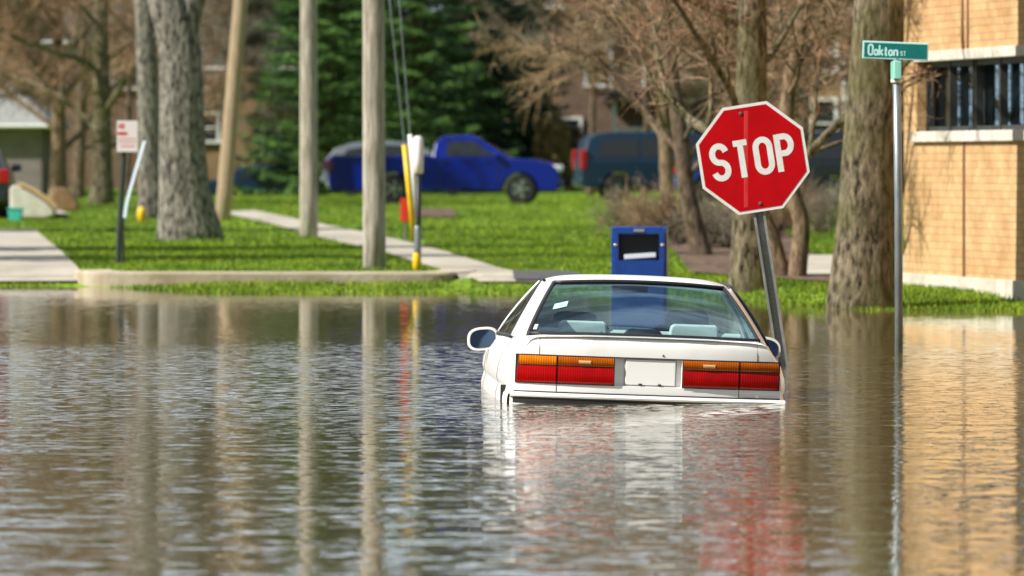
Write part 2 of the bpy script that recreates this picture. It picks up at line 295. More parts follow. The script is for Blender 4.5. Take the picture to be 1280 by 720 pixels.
# flood water
mw = bpy.data.materials.new('muddy_flood_water'); mw.use_nodes = True; n = mw.node_tree.nodes; l = mw.node_tree.links
b = n['Principled BSDF']; b.inputs['Base Color'].default_value = (.115,.092,.042,1); b.inputs['Roughness'].default_value = .035; b.inputs['IOR'].default_value = 1.333
def math_(op, a, b_=None, c_=None):
    m = n.new('ShaderNodeMath'); m.operation = op
    for i, v in enumerate((a, b_, c_)):
        if v is None: continue
        if isinstance(v, (int, float)): m.inputs[i].default_value = v
        else: l.new(v, m.inputs[i])
    return m.outputs[0]
t = n.new('ShaderNodeTexCoord'); sp = n.new('ShaderNodeSeparateXYZ'); l.new(t.outputs['Object'], sp.inputs[0])
def wave(scale, stretch, detail, w, rough=.5):
    mpn = n.new('ShaderNodeMapping'); mpn.inputs['Scale'].default_value = stretch; mpn.inputs['Location'].default_value = (w*7.3, w*3.1, w); mpn.inputs['Rotation'].default_value = (0, 0, .12*w)
    l.new(t.outputs['Object'], mpn.inputs[0]); nn = n.new('ShaderNodeTexNoise'); nn.inputs['Scale'].default_value = scale; nn.inputs['Detail'].default_value = detail; nn.inputs['Roughness'].default_value = rough
    l.new(mpn.outputs[0], nn.inputs['Vector']); s2 = n.new('ShaderNodeSeparateColor'); l.new(nn.outputs['Color'], s2.inputs[0])
    return math_('SUBTRACT', s2.outputs[0], .5), math_('SUBTRACT', s2.outputs[1], .5)
def ramp(src, pts):
    mr = n.new('ShaderNodeValToRGB'); e = mr.color_ramp.elements; x0, x1 = pts[0][0], pts[-1][0]
    while len(e) < len(pts): e.new(.5)
    for i, (x, v) in enumerate(pts): e[i].position = (x-x0)/(x1-x0); e[i].color = (v, v, v, 1)
    return_ = math_('DIVIDE', math_('SUBTRACT', src, x0), x1-x0); l.new(return_, mr.inputs[0]); return mr.outputs[0]
patch_n = n.new('ShaderNodeTexNoise'); patch_n.inputs['Scale'].default_value = .22; patch_n.inputs['Detail'].default_value = 3; l.new(t.outputs['Object'], patch_n.inputs['Vector'])
yw = math_('ADD', sp.outputs[1], math_('MULTIPLY', math_('SUBTRACT', patch_n.outputs['Fac'], .5), 9.0))
fine_mask = ramp(yw, [(20,.08),(36,.16),(42,.42),(47,.9),(52,1),(56.5,.95),(60.5,.22),(66,.05),(95,.03)])
lng_mask = ramp(yw, [(20,1),(44,.9),(56,.55),(62,.13),(95,.05)])
xmask = ramp(sp.outputs[0], [(-10,1),(.6,1),(2.2,.50),(10,.55)])
fx, fy = wave(12.0, (1,1.1,1), 2, 1.0); gx, gy = wave(4.0, (.8,1.3,1), 3, 2.0)
W_FINE = .60; W_LONG = .115
fm = math_('MULTIPLY', math_('MULTIPLY', fine_mask, W_FINE), xmask); lm = math_('MULTIPLY', lng_mask, W_LONG)
gx = math_('MULTIPLY', gx, math_('MULTIPLY', math_('ABSOLUTE', gx), 7.0)); gy = math_('MULTIPLY', gy, math_('MULTIPLY', math_('ABSOLUTE', gy), 7.0))
sx_ = math_('ADD', math_('MULTIPLY', fx, fm), math_('MULTIPLY', gx, lm)); sy_ = math_('ADD', math_('MULTIPLY', fy, fm), math_('MULTIPLY', gy, lm))
cb = n.new('ShaderNodeCombineXYZ'); l.new(math_('MULTIPLY', sx_, .8), cb.inputs[0]); l.new(sy_, cb.inputs[1]); cb.inputs[2].default_value = 1
vn = n.new('ShaderNodeVectorMath'); vn.operation = 'NORMALIZE'; l.new(cb.outputs[0], vn.inputs[0]); l.new(vn.outputs[0], b.inputs['Normal'])
wb_ = MB(); wb_.add([(-400,-150,0),(400,-150,0),(400,89.5,0),(-400,89.5,0)], [(0,1,2,3)])
tag(wb_.build('water', mw), kind='structure')

def sheet(name, left, right, m, lift=.02, n=40):   # a strip lying on the ground between two edges given in metres
    mb = MB()
    def pt(e, t):
        k = t*(len(e)-1); i = min(int(k), len(e)-2); f = k-i; return e[i][0]*(1-f)+e[i+1][0]*f, e[i][1]*(1-f)+e[i+1][1]*f
    def fn(u, v):
        a, b_ = pt(left, v), pt(right, v); x, y = a[0]*(1-u)+b_[0]*u, a[1]*(1-u)+b_[1]*u; return (x, y, g(x, y)+lift)
    mb.grid(fn, 4, n); return mb.build(name, m)
def E(lst): return [tuple(base(px, py)[:2]) for px, py in lst]
SIDEWALK_L = [(-.36,85.4)]+E([(562,343),(480,317),(390,296),(335,280),(270,266)]); SIDEWALK_R = [(.47,85.4)]+E([(628,338),(560,317),(478,296),(400,281),(318,264)])
tag(sheet('sidewalk', SIDEWALK_L, SIDEWALK_R, M_conc, .025), kind='structure')
STREET_R = E([(112,354),(98,338),(72,312),(52,296),(44,288)]); STREET_L = [(x-9, y) for x, y in STREET_R]
tag(sheet('side_street', STREET_L, STREET_R, M_conc, .03), kind='structure')
tag(sheet('far_driveway', [(at(20,152),152),(at(28,165),165)], [(at(88,152),152),(at(70,165),165)], M_conc, .09), kind='structure')
tag(sheet('asphalt_apron', [(.02,85.5),(.0,88.6)], [(.9,85.5),(.62,88.6)], M_asph, .045, 6), kind='structure')
tag(sheet('cross_path', E([(1000,348),(1003,323)]), E([(1175,348),(1160,323)]), M_conc, .05, 8), kind='structure')
M_mulch = mat('mulch_leaves', (.035,.020,.012), .95, col2=(.22,.13,.075), nscale=5, bump=.08, lo=.42, hi=.62)
tag(sheet('mulch_bed', E([(862,343),(850,325),(828,302),(808,285)]), E([(1062,358),(1060,345),(1000,310),(980,290)]), M_mulch, .035), kind='structure')
tag(sheet('mulch_ring', E([(500,273),(512,262)]), E([(572,273),(566,262)]), M_mulch, .03, 8), kind='structure')
# kerb with a rounded corner at its right end
kb = MB(); kp = [(-5.1,89.6),(-4.95,88.4),(-4.6,87.6),(-3.5,87.4),(-2,87.4),(-.9,87.45),(-.62,87.8),(-.45,88.6),(-.4,89.6)]
def catmull(P, k=6):
    P = [Vector(p) for p in P]; out = []
    for i in range(len(P)-1):
        a, b_, c_, d = P[max(i-1,0)], P[i], P[i+1], P[min(i+2,len(P)-1)]
        for j in range(k): t_ = j/k; out.append(.5*((2*b_)+(c_-a)*t_+(2*a-5*b_+4*c_-d)*t_*t_+(3*b_-a-3*c_+d)*t_**3))
    out.append(P[-1]); return out
kq = catmull(kp, 6)
def kern(off, z): 
    r_ = []
    for i, p in enumerate(kq):
        d = (kq[min(i+1,len(kq)-1)]-kq[max(i-1,0)]).normalized(); nr = Vector((-d.y, d.x)); pp = p+nr*off; r_.append((pp.x, pp.y, z))
    return r_
A, B_, Cc, D_ = kern(0,-.1), kern(0,.145), kern(.025,.17), kern(.42,.175); E_ = kern(.42,-.1); N = len(A)
kb.add(A+B_+Cc+D_+E_, [(r*N+i, r*N+i+1, (r+1)*N+i+1, (r+1)*N+i) for r in range(4) for i in range(N-1)])
tag(kb.build('kerb', M_curb), kind='structure')

# ------------------------------------------------------------------ grass blades
def in_poly(x, y, P):
    c_ = np.zeros(len(x), bool); j = len(P)-1
    for i in range(len(P)):
        xi, yi = P[i]; xj, yj = P[j]
        c_ ^= ((yi > y) != (yj > y)) & (x < (xj-xi)*(y-yi)/(yj-yi+1e-12)+xi); j = i
    return c_
excl = [SIDEWALK_L+SIDEWALK_R[::-1], STREET_L+STREET_R[::-1], E([(862,343),(850,325),(828,302),(808,285)])+E([(1062,358),(1060,345),(1000,310),(980,290)])[::-1], E([(500,273),(512,262)])+E([(572,273),(566,262)])[::-1],
        [(.0,85.4),(0,88.8),(.62,88.8),(.92,85.4)], [(-5.2,87.3),(-.4,87.3),(-.3,88),(-.5,88.1),(-.9,87.9),(-4.6,88.0),(-5.2,88.6)]]
def blades(name, N, y0, y1, hh, ww):
    Y = y0+(y1-y0)*rng.random(N)**1.2; X = (rng.random(N)-.5)*2*(Y*.072+1)
    Z = g_np(X, Y); keep = Z > -.012
    for P in excl: keep &= ~in_poly(X, Y, P)
    X, Y, Z = X[keep], Y[keep], Z[keep]; N = len(X)
    cl = .75+.5*np.sin(X*2.1+np.sin(Y*.9)*2)*np.sin(Y*.7+X)
    h = hh*(.5+rng.random(N))*(.75+.35*cl); a = rng.random(N)*6.283; w = ww*(.6+.8*rng.random(N)); le = h*(rng.random((N,2))-.5).T*1.2
    V = np.zeros((N,3,3)); V[:,0] = np.stack([X-w*np.cos(a), Y-w*np.sin(a), Z-.01], 1); V[:,1] = np.stack([X+w*np.cos(a), Y+w*np.sin(a), Z-.01], 1); V[:,2] = np.stack([X+le[0], Y+le[1], Z+h], 1)
    tag(arr_obj(name, V.reshape(-1,3), np.arange(N*3).reshape(-1,3), M_grassb), 'bright green lawn grass on the banks above the flood water', 'grass', kind='stuff')
blades('lawn_grass', 190000, 73, 112, .038, .010)
blades('far_lawn_grass', 110000, 108, 215, .05, .015)

# ------------------------------------------------------------------ trees
def curved(p, d, L, r0, r1, seg, wig, grav):
    pts = [p.copy()]; q = p.copy(); d = d.normalized()
    for i in range(seg):
        d = (d+Vector((random.uniform(-1,1), random.uniform(-1,1), random.uniform(-1,1)))*wig+Vector((0,0,grav))).normalized(); q = q+d*(L/seg); pts.append(q.copy())
    return pts, [r0+(r1-r0)*i/seg for i in range(seg+1)], d
def twigs(seeds, per, L, r, droop=-.1, spread=1.0, levels=2):
    """seeds: list of (point, direction). returns verts, faces for thin three-sided twigs"""
    P = np.array([s[0][:] for s in seeds]); D = np.array([s[1][:] for s in seeds]); VV = []; FF = []; base_i = 0
    for lv in range(levels):
        P = np.repeat(P, per, 0); D = np.repeat(D, per, 0); N = len(P)
        D = D+rng.normal(0, .62*spread, (N,3)); D /= np.linalg.norm(D, axis=1)[:,None]; ln = L*(.4+.9*rng.random(N)); K = 4
        pts = np.zeros((N,K+1,3)); pts[:,0] = P; d = D.copy()
        for k_ in range(K):
            d = d+rng.normal(0,.16,(N,3)); d[:,2] += droop*.4; d /= np.linalg.norm(d,axis=1)[:,None]; pts[:,k_+1] = pts[:,k_]+d*(ln/K)[:,None]
        a = np.cross(D, rng.normal(0,1,(N,3))); a /= np.linalg.norm(a,axis=1)[:,None]; b_ = np.cross(D, a)
        rr = r*(1-.75*np.arange(K+1)/K)
        ring = np.stack([a*math.cos(t_)+b_*math.sin(t_) for t_ in (0,2.094,4.189)], 1)
        v = pts[:,:,None,:]+ring[:,None,:,:]*rr[None,:,None,None]; VV.append(v.reshape(-1,3))
        idx = np.arange(N)[:,None,None]*((K+1)*3)+np.arange(K)[None,:,None]*3; j = np.arange(3)[None,None,:]
        f = np.stack([idx+j, idx+(j+1)%3, idx+3+(j+1)%3, idx+3+j], -1).reshape(-1,4); FF.append(f+base_i); base_i += N*(K+1)*3
        sel = rng.random(N) < .9; P = pts[sel][:, 2]; D = D[sel]; P = np.where((rng.random(len(P)) < .5)[:,None], pts[sel][:,3], P); L *= .62; r *= .6; per = max(2, per-1)
    return np.concatenate(VV), np.concatenate(FF)
def bare_tree(name, label, foot, H, r, lean=(0,0), bark=None, twig=None, first=.35, limbs=9, sub=5, per=4, tw=.5, spread_l=.55, grav=.02, cat='tree', group=None, twr=.008, trunk_pts=None, forks=None, flare=1.35, levels=2, ridge=.02, sides=14, up=.55, limb_r=.34):
    root = empty(name, foot); tag(root, label, cat, group); mb = MB(); seeds = []
    K = 34
    if trunk_pts: tp = catmull([Vector(p) for p in trunk_pts], max(3, K//len(trunk_pts))); 
    else: tp = [Vector((lean[0]*t_+.05*r*math.sin(7*t_), lean[1]*t_, H*.8*t_)) for t_ in [i/K for i in range(K+1)]]
    n_ = len(tp); tot = tp[-1].z
    rad = []
    for p in tp: 
        f = p.z/max(tot,.1); fl = (flare-1)*math.exp(-max(p.z,0)/(r*1.3)); rad.append(r*((1-.62*f)+fl))
    tp[0] = tp[0]-Vector((0,0,.15)); mb.tube(tp, rad, sides, ridge=ridge)
    if forks:
        for pts, r0, r1 in forks: q = catmull([Vector(p) for p in pts], 6); mb.tube(q, [r0+(r1-r0)*i/(len(q)-1) for i in range(len(q))], 12, ridge=ridge)
    for i in range(limbs):
        f = first+(1-first)*(i+random.random()*.7)/limbs; k_ = min(int(f*n_), n_-2); p = tp[k_]; a = i*2.4+random.uniform(-.5,.5)
        d = Vector((math.cos(a), math.sin(a), up+.35*f)); L = H*spread_l*(1.15-.6*f)*random.uniform(.75,1.15); r0 = rad[k_]*limb_r*random.uniform(.8,1.2)
        pts, rr, dd = curved(p, d, L, r0, r0*.25, 8, .16, grav); mb.tube(pts, rr, 6, cap=False)
        for j in range(sub):
            k2 = 2+int((j+random.random())/sub*6); p2 = pts[min(k2,8)]; td = (pts[min(k2,8)]-pts[min(k2,8)-1]).normalized()
            d2 = (td+Vector((random.uniform(-1,1), random.uniform(-1,1), random.uniform(-.5,.9)))*.8).normalized(); L2 = L*random.uniform(.28,.5)
            pts2, rr2, d3 = curved(p2, d2, L2, rr[min(k2,8)]*.6, .006, 6, .2, grav); mb.tube(pts2, rr2, 4, cap=False)
            for m_ in range(2,7): seeds.append((pts2[m_], (pts2[m_]-pts2[m_-1]).normalized()))
        for m_ in range(4,9): seeds.append((pts[m_], (pts[m_]-pts[m_-1]).normalized()))
    mb.build('trunk', bark, root, smooth=True)
    if seeds:
        V, F = twigs(seeds, per, tw, twr, levels=levels); arr_obj('crown', V, F, twig, root)
    return root

# the two big trunks by the left lawn
f = base(237,301); s_ = FPX/f.y
def tpx(f, lst): s_ = FPX/f.y; return [((px-(640+f.x*s_))/s_, dy, -(py-(HOR+(CAM_H-f.z)*s_))/s_) for px, py, dy in lst]
bare_tree('maple_tree', 'thick grey forked trunk with flared roots, left of the leaning pole', f, 13, .37, bark=M_bark_grey, twig=M_twig_grey, first=.5, limbs=10, sub=5, per=4, tw=.6,
    trunk_pts=tpx(f, [(237,301,0),(230,240,0),(227,170,0),(226,100,0),(223,50,0),(212,10,0),(196,-60,.1),(186,-160,.2),(180,-320,.3),(178,-520,.3),(182,-760,.3)]),
    forks=[(tpx(f, [(222,70,0),(235,20,0),(246,-30,0),(252,-100,-.1),(262,-220,-.2),(262,-420,-.3)]), .23, .12)], flare=1.5, ridge=.022, sides=44)
f = base(190,274)
bare_tree('maple_tree', 'slim pale grey trunk just behind the thick forked trunk', f, 12, .25, lean=(-.35,0), bark=M_bark_grey, twig=M_twig_red, first=.35, limbs=11, flare=1.3, ridge=.02, sides=24)
f = base(127,256)
bare_tree('maple_tree', 'mossy dark trunk behind the no parking sign, branching low', f, 9, .27, bark=M_bark_olive, twig=M_twig_red, first=.16, limbs=14, sub=6, per=5, tw=.55, flare=1.3, spread_l=.5, grav=-.01, twr=.010, sides=18)
f = base(73,253)
bare_tree('maple_tree', 'tan sunlit trunk rising behind the discarded cushion at the left', f, 8.5, .22, bark=M_bark_tan, twig=M_twig_tan, first=.18, limbs=13, sub=6, per=5, tw=.55, spread_l=.55, grav=-.01, twr=.010)
f = base(97,249)
bare_tree('maple_tree', 'dark thin trunk between the tan trunk and the mossy one', f, 9, .17, lean=(.3,0), bark=M_bark_brown, twig=M_twig_grey, first=.15, limbs=12, sub=6, per=4, tw=.55, spread_l=.5, twr=.010)
# right-hand trunks
f = base(1079,385)
bare_tree('elm_tree', 'massive olive brown trunk at the water edge beside the street name post', f, 13, .295, bark=M_bark_olive, twig=M_twig_grey, first=.62, limbs=9, sub=5, per=4, tw=.6,
    trunk_pts=tpx(f, [(1079,388,0),(1079,340,0),(1083,270,0),(1087,180,0),(1094,80,0),(1098,0,0),(1101,-150,0),(1098,-400,.1),(1090,-900,.2)]), flare=1.3, ridge=.02, sides=48)
f = base(938,364)
bare_tree('elm_tree', 'straight olive trunk directly behind the stop sign', f, 10, .19, bark=M_bark_olive, twig=M_twig_red, first=.26, limbs=11, sub=5, per=4, tw=.5,
    trunk_pts=tpx(f, [(937,364,0),(936,320,0),(937,250,0),(938,150,0),(940,40,0),(938,-80,0),(934,-300,.1),(930,-700,.2)]), flare=1.3, ridge=.02, sides=26, spread_l=.3, twr=.007)
f = base(985,349)
bare_tree('birch_clump', 'pale two-stemmed clump with crossing stems on the mulch between stop sign and thick olive trunk', f, 7.5, .10, bark=M_bark_tan, twig=M_twig_tan, first=.4, limbs=10, sub=5, per=4, tw=.45,
    trunk_pts=tpx(f, [(994,349,0),(1000,310,0),(1001,275,0),(990,240,0),(982,190,0),(985,120,.1),(1000,40,.1),(1010,-60,.1),(1012,-250,.2),(1010,-500,.3)]),
    forks=[(tpx(f, [(980,351,0),(972,325,0),(965,295,0),(955,270,0),(946,220,.1),(940,100,.2),(955,-60,.2)]), .11, .04)], flare=1.35, spread_l=.4, twr=.007)
f = base(876,322)
bare_tree('crabapple_tree', 'slim brown trunk leaning left above the bare thicket', f, 6.5, .125, bark=M_bark_brown, twig=M_twig_red, first=.3, limbs=12, sub=5, per=4, tw=.5,
    trunk_pts=tpx(f, [(878,322,0),(868,280,0),(858,235,0),(852,180,0),(842,110,0),(832,30,0),(822,-70,0),(818,-250,0)]), spread_l=.5, grav=-.02, twr=.007)
f = base(838,284)
bare_tree('crabapple_tree', 'pale slender trunk beyond the thicket and behind the dark blue van', f, 7, .14, bark=M_bark_tan, twig=M_twig_tan, first=.25, limbs=12, sub=5, per=4, tw=.55,
    trunk_pts=tpx(f, [(838,284,0),(834,240,0),(832,180,0),(826,110,0),(825,50,0),(822,-30,0),(824,-200,.2)]), spread_l=.5, grav=-.02, twr=.010)
# spreading ornamental trees further back; their drooping branches fill the upper middle
for px, Y, H, lab, tm, fi, sp, gr in [(806,216,9.0,'spreading crabapple with reddish twigs behind the dark blue van',M_twig_red,.36,.27,.0),
        (905,150,6.5,'bushy bare crabapple with grey brown branches left of the stop sign top',M_twig_grey,.30,.30,-.01),
        (1000,135,7.0,'bare tangled tree between the stop sign and the thick olive trunk',M_twig_red,.34,.30,0.),
        (738,216,9.5,'bare tree with long grey branches reaching in front of the tall spruces',M_twig_grey,.42,.34,-.03),
        (-40,190,8.5,'bushy bare tree with brown twigs at the left edge before the grey brick house',M_twig_tan,.34,.30,-.01),
        (158,215,8.5,'tall bare tree beyond the mossy trunk',M_twig_red,.25,.32,-.02),
        (283,222,8.0,'bare tree before the tan brick bungalow',M_twig_grey,.40,.18,0.)]:
    foot = Vector((at(px, Y), Y, g(at(px,Y), Y)))
    bare_tree('bare_tree', lab, foot, H, .11, lean=(.2,0), bark=M_bark_brown, twig=tm, first=fi, limbs=17, sub=6, per=5, tw=.5, spread_l=sp, grav=gr, up=.35, twr=.010)
# tall far trees behind the houses
proto = None
for i, (px, Y, sc) in enumerate([(20,265,1),(110,285,1.15),(210,270,.95),(290,290,1.1),(720,275,1.1),(810,290,1.2),(900,270,1),(985,285,1.15),(1070,268,1),(350,300,1.2),(640,300,1.2),(1150,280,1.1),(-70,270,1.1),(1250,290,1.1)]):
    X = at(px, Y); foot = Vector((X, Y, g(X, Y)))
    if i < 2: proto = bare_tree('street_tree', 'x', foot, 15, .26, bark=M_bark_brown, twig=M_twig_far, first=.12, limbs=20, sub=6, per=4, tw=1.4, spread_l=.42, twr=.020, up=.3, group='tall bare trees far behind the houses'); P_ = proto
    else: P_ = copy_tree(proto); P_.location = foot; P_.rotation_euler.z = i*1.3; P_.scale = (sc, sc, sc)
    P_['label'] = 'tall bare tree in the far row, '+['above the grey brick house','above the twiggy brown house','behind the thick forked trunk','behind the bungalow roof','rising left of the white porch house','rising over the white porch rail','behind the stop sign','above the orange brown house','behind the thick olive trunk','behind the left spruce','behind the right spruces','behind the corner of the brick building','beyond the left edge','behind the roof of the brick building'][i]

# evergreens
def spruce(label, px, Y, H, Rr, m, seedn, dens=1.0, name='spruce_tree', z0=.4):
    X = at(px, Y); root = empty(name, (X, Y, g(X, Y))); tag(root, label, 'evergreen tree', 'tall spruces behind the blue pickup'); r_ = np.random.default_rng(seedn)
    MB().tube([(0,0,-.2),(0,0,H*.5),(0,0,H)], [.22,.13,.02], 10).build('trunk', M_bark_brown, root, smooth=True)
    VV = []; nb = int(230*dens)
    for i in range(nb):
        h = z0+(H-z0)*((i+.5)/nb)**1.15; a = i*2.39996+r_.normal(0,.15); L = Rr*(1-(h/H)**1.3)*(.72+.4*r_.random())+.15
        N = int(240*(.35+L/Rr)); t_ = r_.random(N)**.7; wmax = .21*L*np.sin(np.pi*np.clip(t_*.9+.08,0,1)); off = (r_.random(N)*2-1)*wmax
        drop = -.32*L*t_+.26*L*t_**2-.12*np.abs(off)-.10*r_.random(N)*L*.6
        ca, sa = math.cos(a), math.sin(a); x = ca*L*t_-sa*off; y = sa*L*t_+ca*off; z = h+drop
        da = a+off/np.maximum(wmax,.01)*.9+r_.normal(0,.3,N); ln = .10+.16*r_.random(N); w = .018+.02*r_.random(N)
        dx, dy, dz = np.cos(da)*ln, np.sin(da)*ln, -ln*(.1+.5*r_.random(N))
        V = np.zeros((N,3,3)); V[:,0] = np.stack([x-np.sin(da)*w, y+np.cos(da)*w, z+r_.normal(0,.01,N)],1); V[:,1] = np.stack([x+np.sin(da)*w, y-np.cos(da)*w, z+r_.normal(0,.01,N)],1); V[:,2] = np.stack([x+dx,y+dy,z+dz],1); VV.append(V)
    V = np.concatenate(VV).reshape(-1,3); arr_obj('crown', V, np.arange(len(V)).reshape(-1,3), m, root); return root
spruce('leftmost sunlit spruce, behind the middle utility pole', 412, 226, 14, 2.9, M_needles, 1)
spruce('broad spruce between the utility pole and the pickup cab', 520, 232, 14, 3.0, M_needles, 2)
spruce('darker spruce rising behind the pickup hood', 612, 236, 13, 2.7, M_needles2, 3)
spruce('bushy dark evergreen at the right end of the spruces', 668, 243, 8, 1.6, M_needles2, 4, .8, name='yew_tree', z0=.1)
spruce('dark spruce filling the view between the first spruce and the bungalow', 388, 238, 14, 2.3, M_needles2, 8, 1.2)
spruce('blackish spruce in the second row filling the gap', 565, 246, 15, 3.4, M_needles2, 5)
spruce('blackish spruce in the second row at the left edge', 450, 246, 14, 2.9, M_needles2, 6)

# evergreens just beyond the left edge; their shade lies across the lawns
for X_, Y_, H_, R_, lb in ((-12.5,105,16,2.6,'spruce beyond the left edge, second from the kerb'),(-13.5,96,18,3.4,'spruce beyond the left edge, nearest to the kerb'),(-13,128,16,3.0,'spruce beyond the left edge, level with the middle utility pole'),(-15.5,172,14,3.4,'spruce beyond the left edge, farthest back')):
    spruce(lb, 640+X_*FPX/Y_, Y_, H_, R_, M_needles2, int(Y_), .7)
# bare shrubs
def shrub(label, px, Y, Rr, H, m, N=90, per=4, name='bare_shrub', tw=.35, r=.007):
    X = at(px, Y); root = empty(name, (X, Y, g(X,Y)-.02)); tag(root, label, 'shrub', 'bare shrubs in the thicket'); seeds = []; mb = MB()
    for i in range(N):
        a = random.uniform(0, 6.28); q = random.uniform(0, .25)*Rr; p = Vector((math.cos(a)*q, math.sin(a)*q, 0)); d = Vector((math.cos(a)*random.uniform(.1,1), math.sin(a)*random.uniform(.1,1), .9))
        pts, rr, _ = curved(p, d, H*random.uniform(.7,1.25), r*1.7, r*.5, 7, .18, -.03); mb.tube(pts, rr, 4, cap=False)
        for m_ in range(2,8): seeds.append((pts[m_], (pts[m_]-pts[m_-1]).normalized()))
    mb.build('stems', M_bark_brown, root, smooth=True); V, F = twigs(seeds, per, tw, r*.7, levels=2, droop=-.2); arr_obj('twigs', V, F, m, root)
shrub('grey brown bare shrub below the van, left end of the thicket', 792, 124, .6, .62, M_twig_grey, 30, 3)
shrub('tangled bare shrub in the middle of the thicket behind the mailbox', 822, 118, .6, .70, M_twig_tan, 34, 3)
shrub('dense brown bare shrub right of the mailbox', 858, 112, .5, .72, M_twig_red, 40, 3)
shrub('low bare shrub left of the stop sign post', 902, 108, .5, .62, M_twig_grey, 40, 3)
shrub('bare shrub behind the pale two-stemmed clump', 962, 120, .6, .75, M_twig_red, 36, 3)
shrub('bare shrub at the left of the thick olive trunk', 1028, 128, .6, .6, M_twig_grey, 30, 3)
def leafy(label, px, Y, Rr, H, m, N=5000):
    X = at(px, Y); z0 = g(X,Y); root = empty('hedge_bush', (X,Y,z0)); tag(root, label, 'bush'); mb = MB()
    for i in range(8): a = i*.8; mb.tube([(0,0,-.05),(math.cos(a)*Rr*.3,math.sin(a)*Rr*.3,H*.5),(math.cos(a)*Rr*.6,math.sin(a)*Rr*.6,H*.8)], [.02,.014,.006], 5)
    mb.build('stems', M_bark_brown, root); P = rng.normal(0,1,(N,3)); P /= np.linalg.norm(P,axis=1)[:,None]; P *= (.55+.45*rng.random(N)**.5)[:,None]
    lump = 1+.18*np.sin(P[:,0]*7)*np.cos(P[:,2]*8+P[:,1]*5); P = P*lump[:,None]; P[:,0] *= Rr; P[:,1] *= Rr; P[:,2] = H*.5+P[:,2]*H*.5
    D = rng.normal(0,.05,(N,2,3)); V = np.stack([P, P+D[:,0], P+D[:,1]],1).reshape(-1,3); arr_obj('leaves', V, np.arange(len(V)).reshape(-1,3), m, root)
leafy('pale olive bush between the evergreens and the dark blue van', 690, 228, .55, 2.4, M_leafb)
leafy('ragged olive bush with dead leaves beyond the hood of the pickup', 716, 236, .6, 1.9, M_leafb)
leafy('low brownish bush in front of the tan bungalow', 332, 232, .6, 1.5, M_leafb)

# ------------------------------------------------------------------ buildings
M_brick = brick_mat('tan_brick', (.62,.40,.20), (.52,.32,.145), (.42,.30,.18))
M_brickg = brick_mat('grey_brick', (.24,.21,.20), (.20,.17,.16), (.30,.28,.27))
M_bricko = brick_mat('orange_brick', (.27,.17,.08), (.22,.13,.06), (.34,.28,.2))
M_brickb = brick_mat('brown_brick', (.15,.10,.07), (.18,.115,.075), (.24,.2,.16))
M_found = mat('foundation_concrete', (.58,.55,.48), .9, col2=(.42,.39,.33), nscale=3)
M_lime = mat('limestone_trim', (.66,.62,.55), .85, col2=(.48,.45,.40), nscale=4)
M_stain = mat('rusty_joint', (.12,.05,.025), .9, col2=(.22,.10,.05), nscale=8, stretch=(1,1,.2))
M_roofg = mat('grey_shingles', (.42,.43,.42), .9, col2=(.30,.31,.31), nscale=6, stretch=(1,1,6))
M_roofb = mat('brown_shingles', (.05,.042,.032), .9, col2=(.10,.08,.055), nscale=6, stretch=(1,1,6))
M_wframe = mat('dark_window_frame', (.035,.037,.035), .5)
M_pane = mat('window_glass_dark', (.02,.024,.028), .08, spec=.6)
M_curtain = mat('grey_curtain', (.17,.19,.20), .8, col2=(.07,.08,.09), nscale=5, stretch=(5,5,.3))
# brick school wall at the right, running steeply towards the camera
A0 = Vector((at(1130,80.5), 80.5, 0)); B0 = Vector((at(1280,75), 75, 0)); wd = (B0-A0).normalized(); ang = math.atan2(wd.y, wd.x)
gz = .08
bld = empty('brick_building', (A0.x, A0.y, gz), (0,0,ang)); tag(bld, 'tan brick building with a white stone sill band and grey foundation at the right', 'building')
# local: x along the wall, +y behind the wall (away from the visible side)
LW = 27; DEP = 12; HW = 7.5
# visible side of the wall is local -y or +y ?  the wall direction runs towards the camera; the visible side looks to world -x
side = -1 if (Matrix.Rotation(ang,3,'Z') @ Vector((0,-1,0))).x < 0 else 1
def wy(v): return v*(-side)*1.0   # depth into the building for v>0
def wbox(mb, x0, x1, y0, y1, z0, z1): a, b_ = wy(y0), wy(y1); mb.box(((x0+x1)/2, (a+b_)/2, (z0+z1)/2), (x1-x0, abs(b_-a), z1-z0)); return mb
zf = .262-gz; zs0 = 1.625-gz; zs1 = 1.735-gz; zw1 = 2.455-gz; zl1 = 2.56-gz; W0 = .62; W1 = 9.9
m1 = MB(); wbox(m1, 0, LW, 0, .3, zf, zs0); wbox(m1, 0, LW, 0, .3, zl1, HW); wbox(m1, 0, W0, 0, .3, zs0, zl1); wbox(m1, W1, LW, 0, .3, zs0, zl1)
wbox(m1, 0, .3, .3, DEP, zf, HW); wbox(m1, LW-.3, LW, .3, DEP, zf, HW); wbox(m1, .3, LW-.3, DEP-.3, DEP, zf, HW); m1.build('wall', M_brick, bld)
m1 = MB(); wbox(m1, -.03, LW+.03, -.03, DEP+.03, -.6, zf); m1.build('foundation', M_found, bld, bevel=.01)
m1 = MB(); wbox(m1, W0-.12, W1+.1, -.05, .28, zs0, zs1); m1.build('sill', M_lime, bld, bevel=.01)
m1 = MB(); wbox(m1, W0-.12, W1+.1, -.025, .28, zw1, zl1); m1.build('lintel', M_lime, bld, bevel=.008)
m1 = MB(); wbox(m1, -.15, LW+.15, -.15, DEP+.15, HW, HW+.2); m1.build('roof', M_roofb, bld)
m1 = MB(); wbox(m1, 2.86, 2.94, -.012, .05, -.2, zs0); wbox(m1, 2.80, 2.86, -.012, .05, zl1, HW); wbox(m1, 3.05, 3.10, -.012, .05, zl1, HW); m1.build('expansion_joint', M_stain, bld)
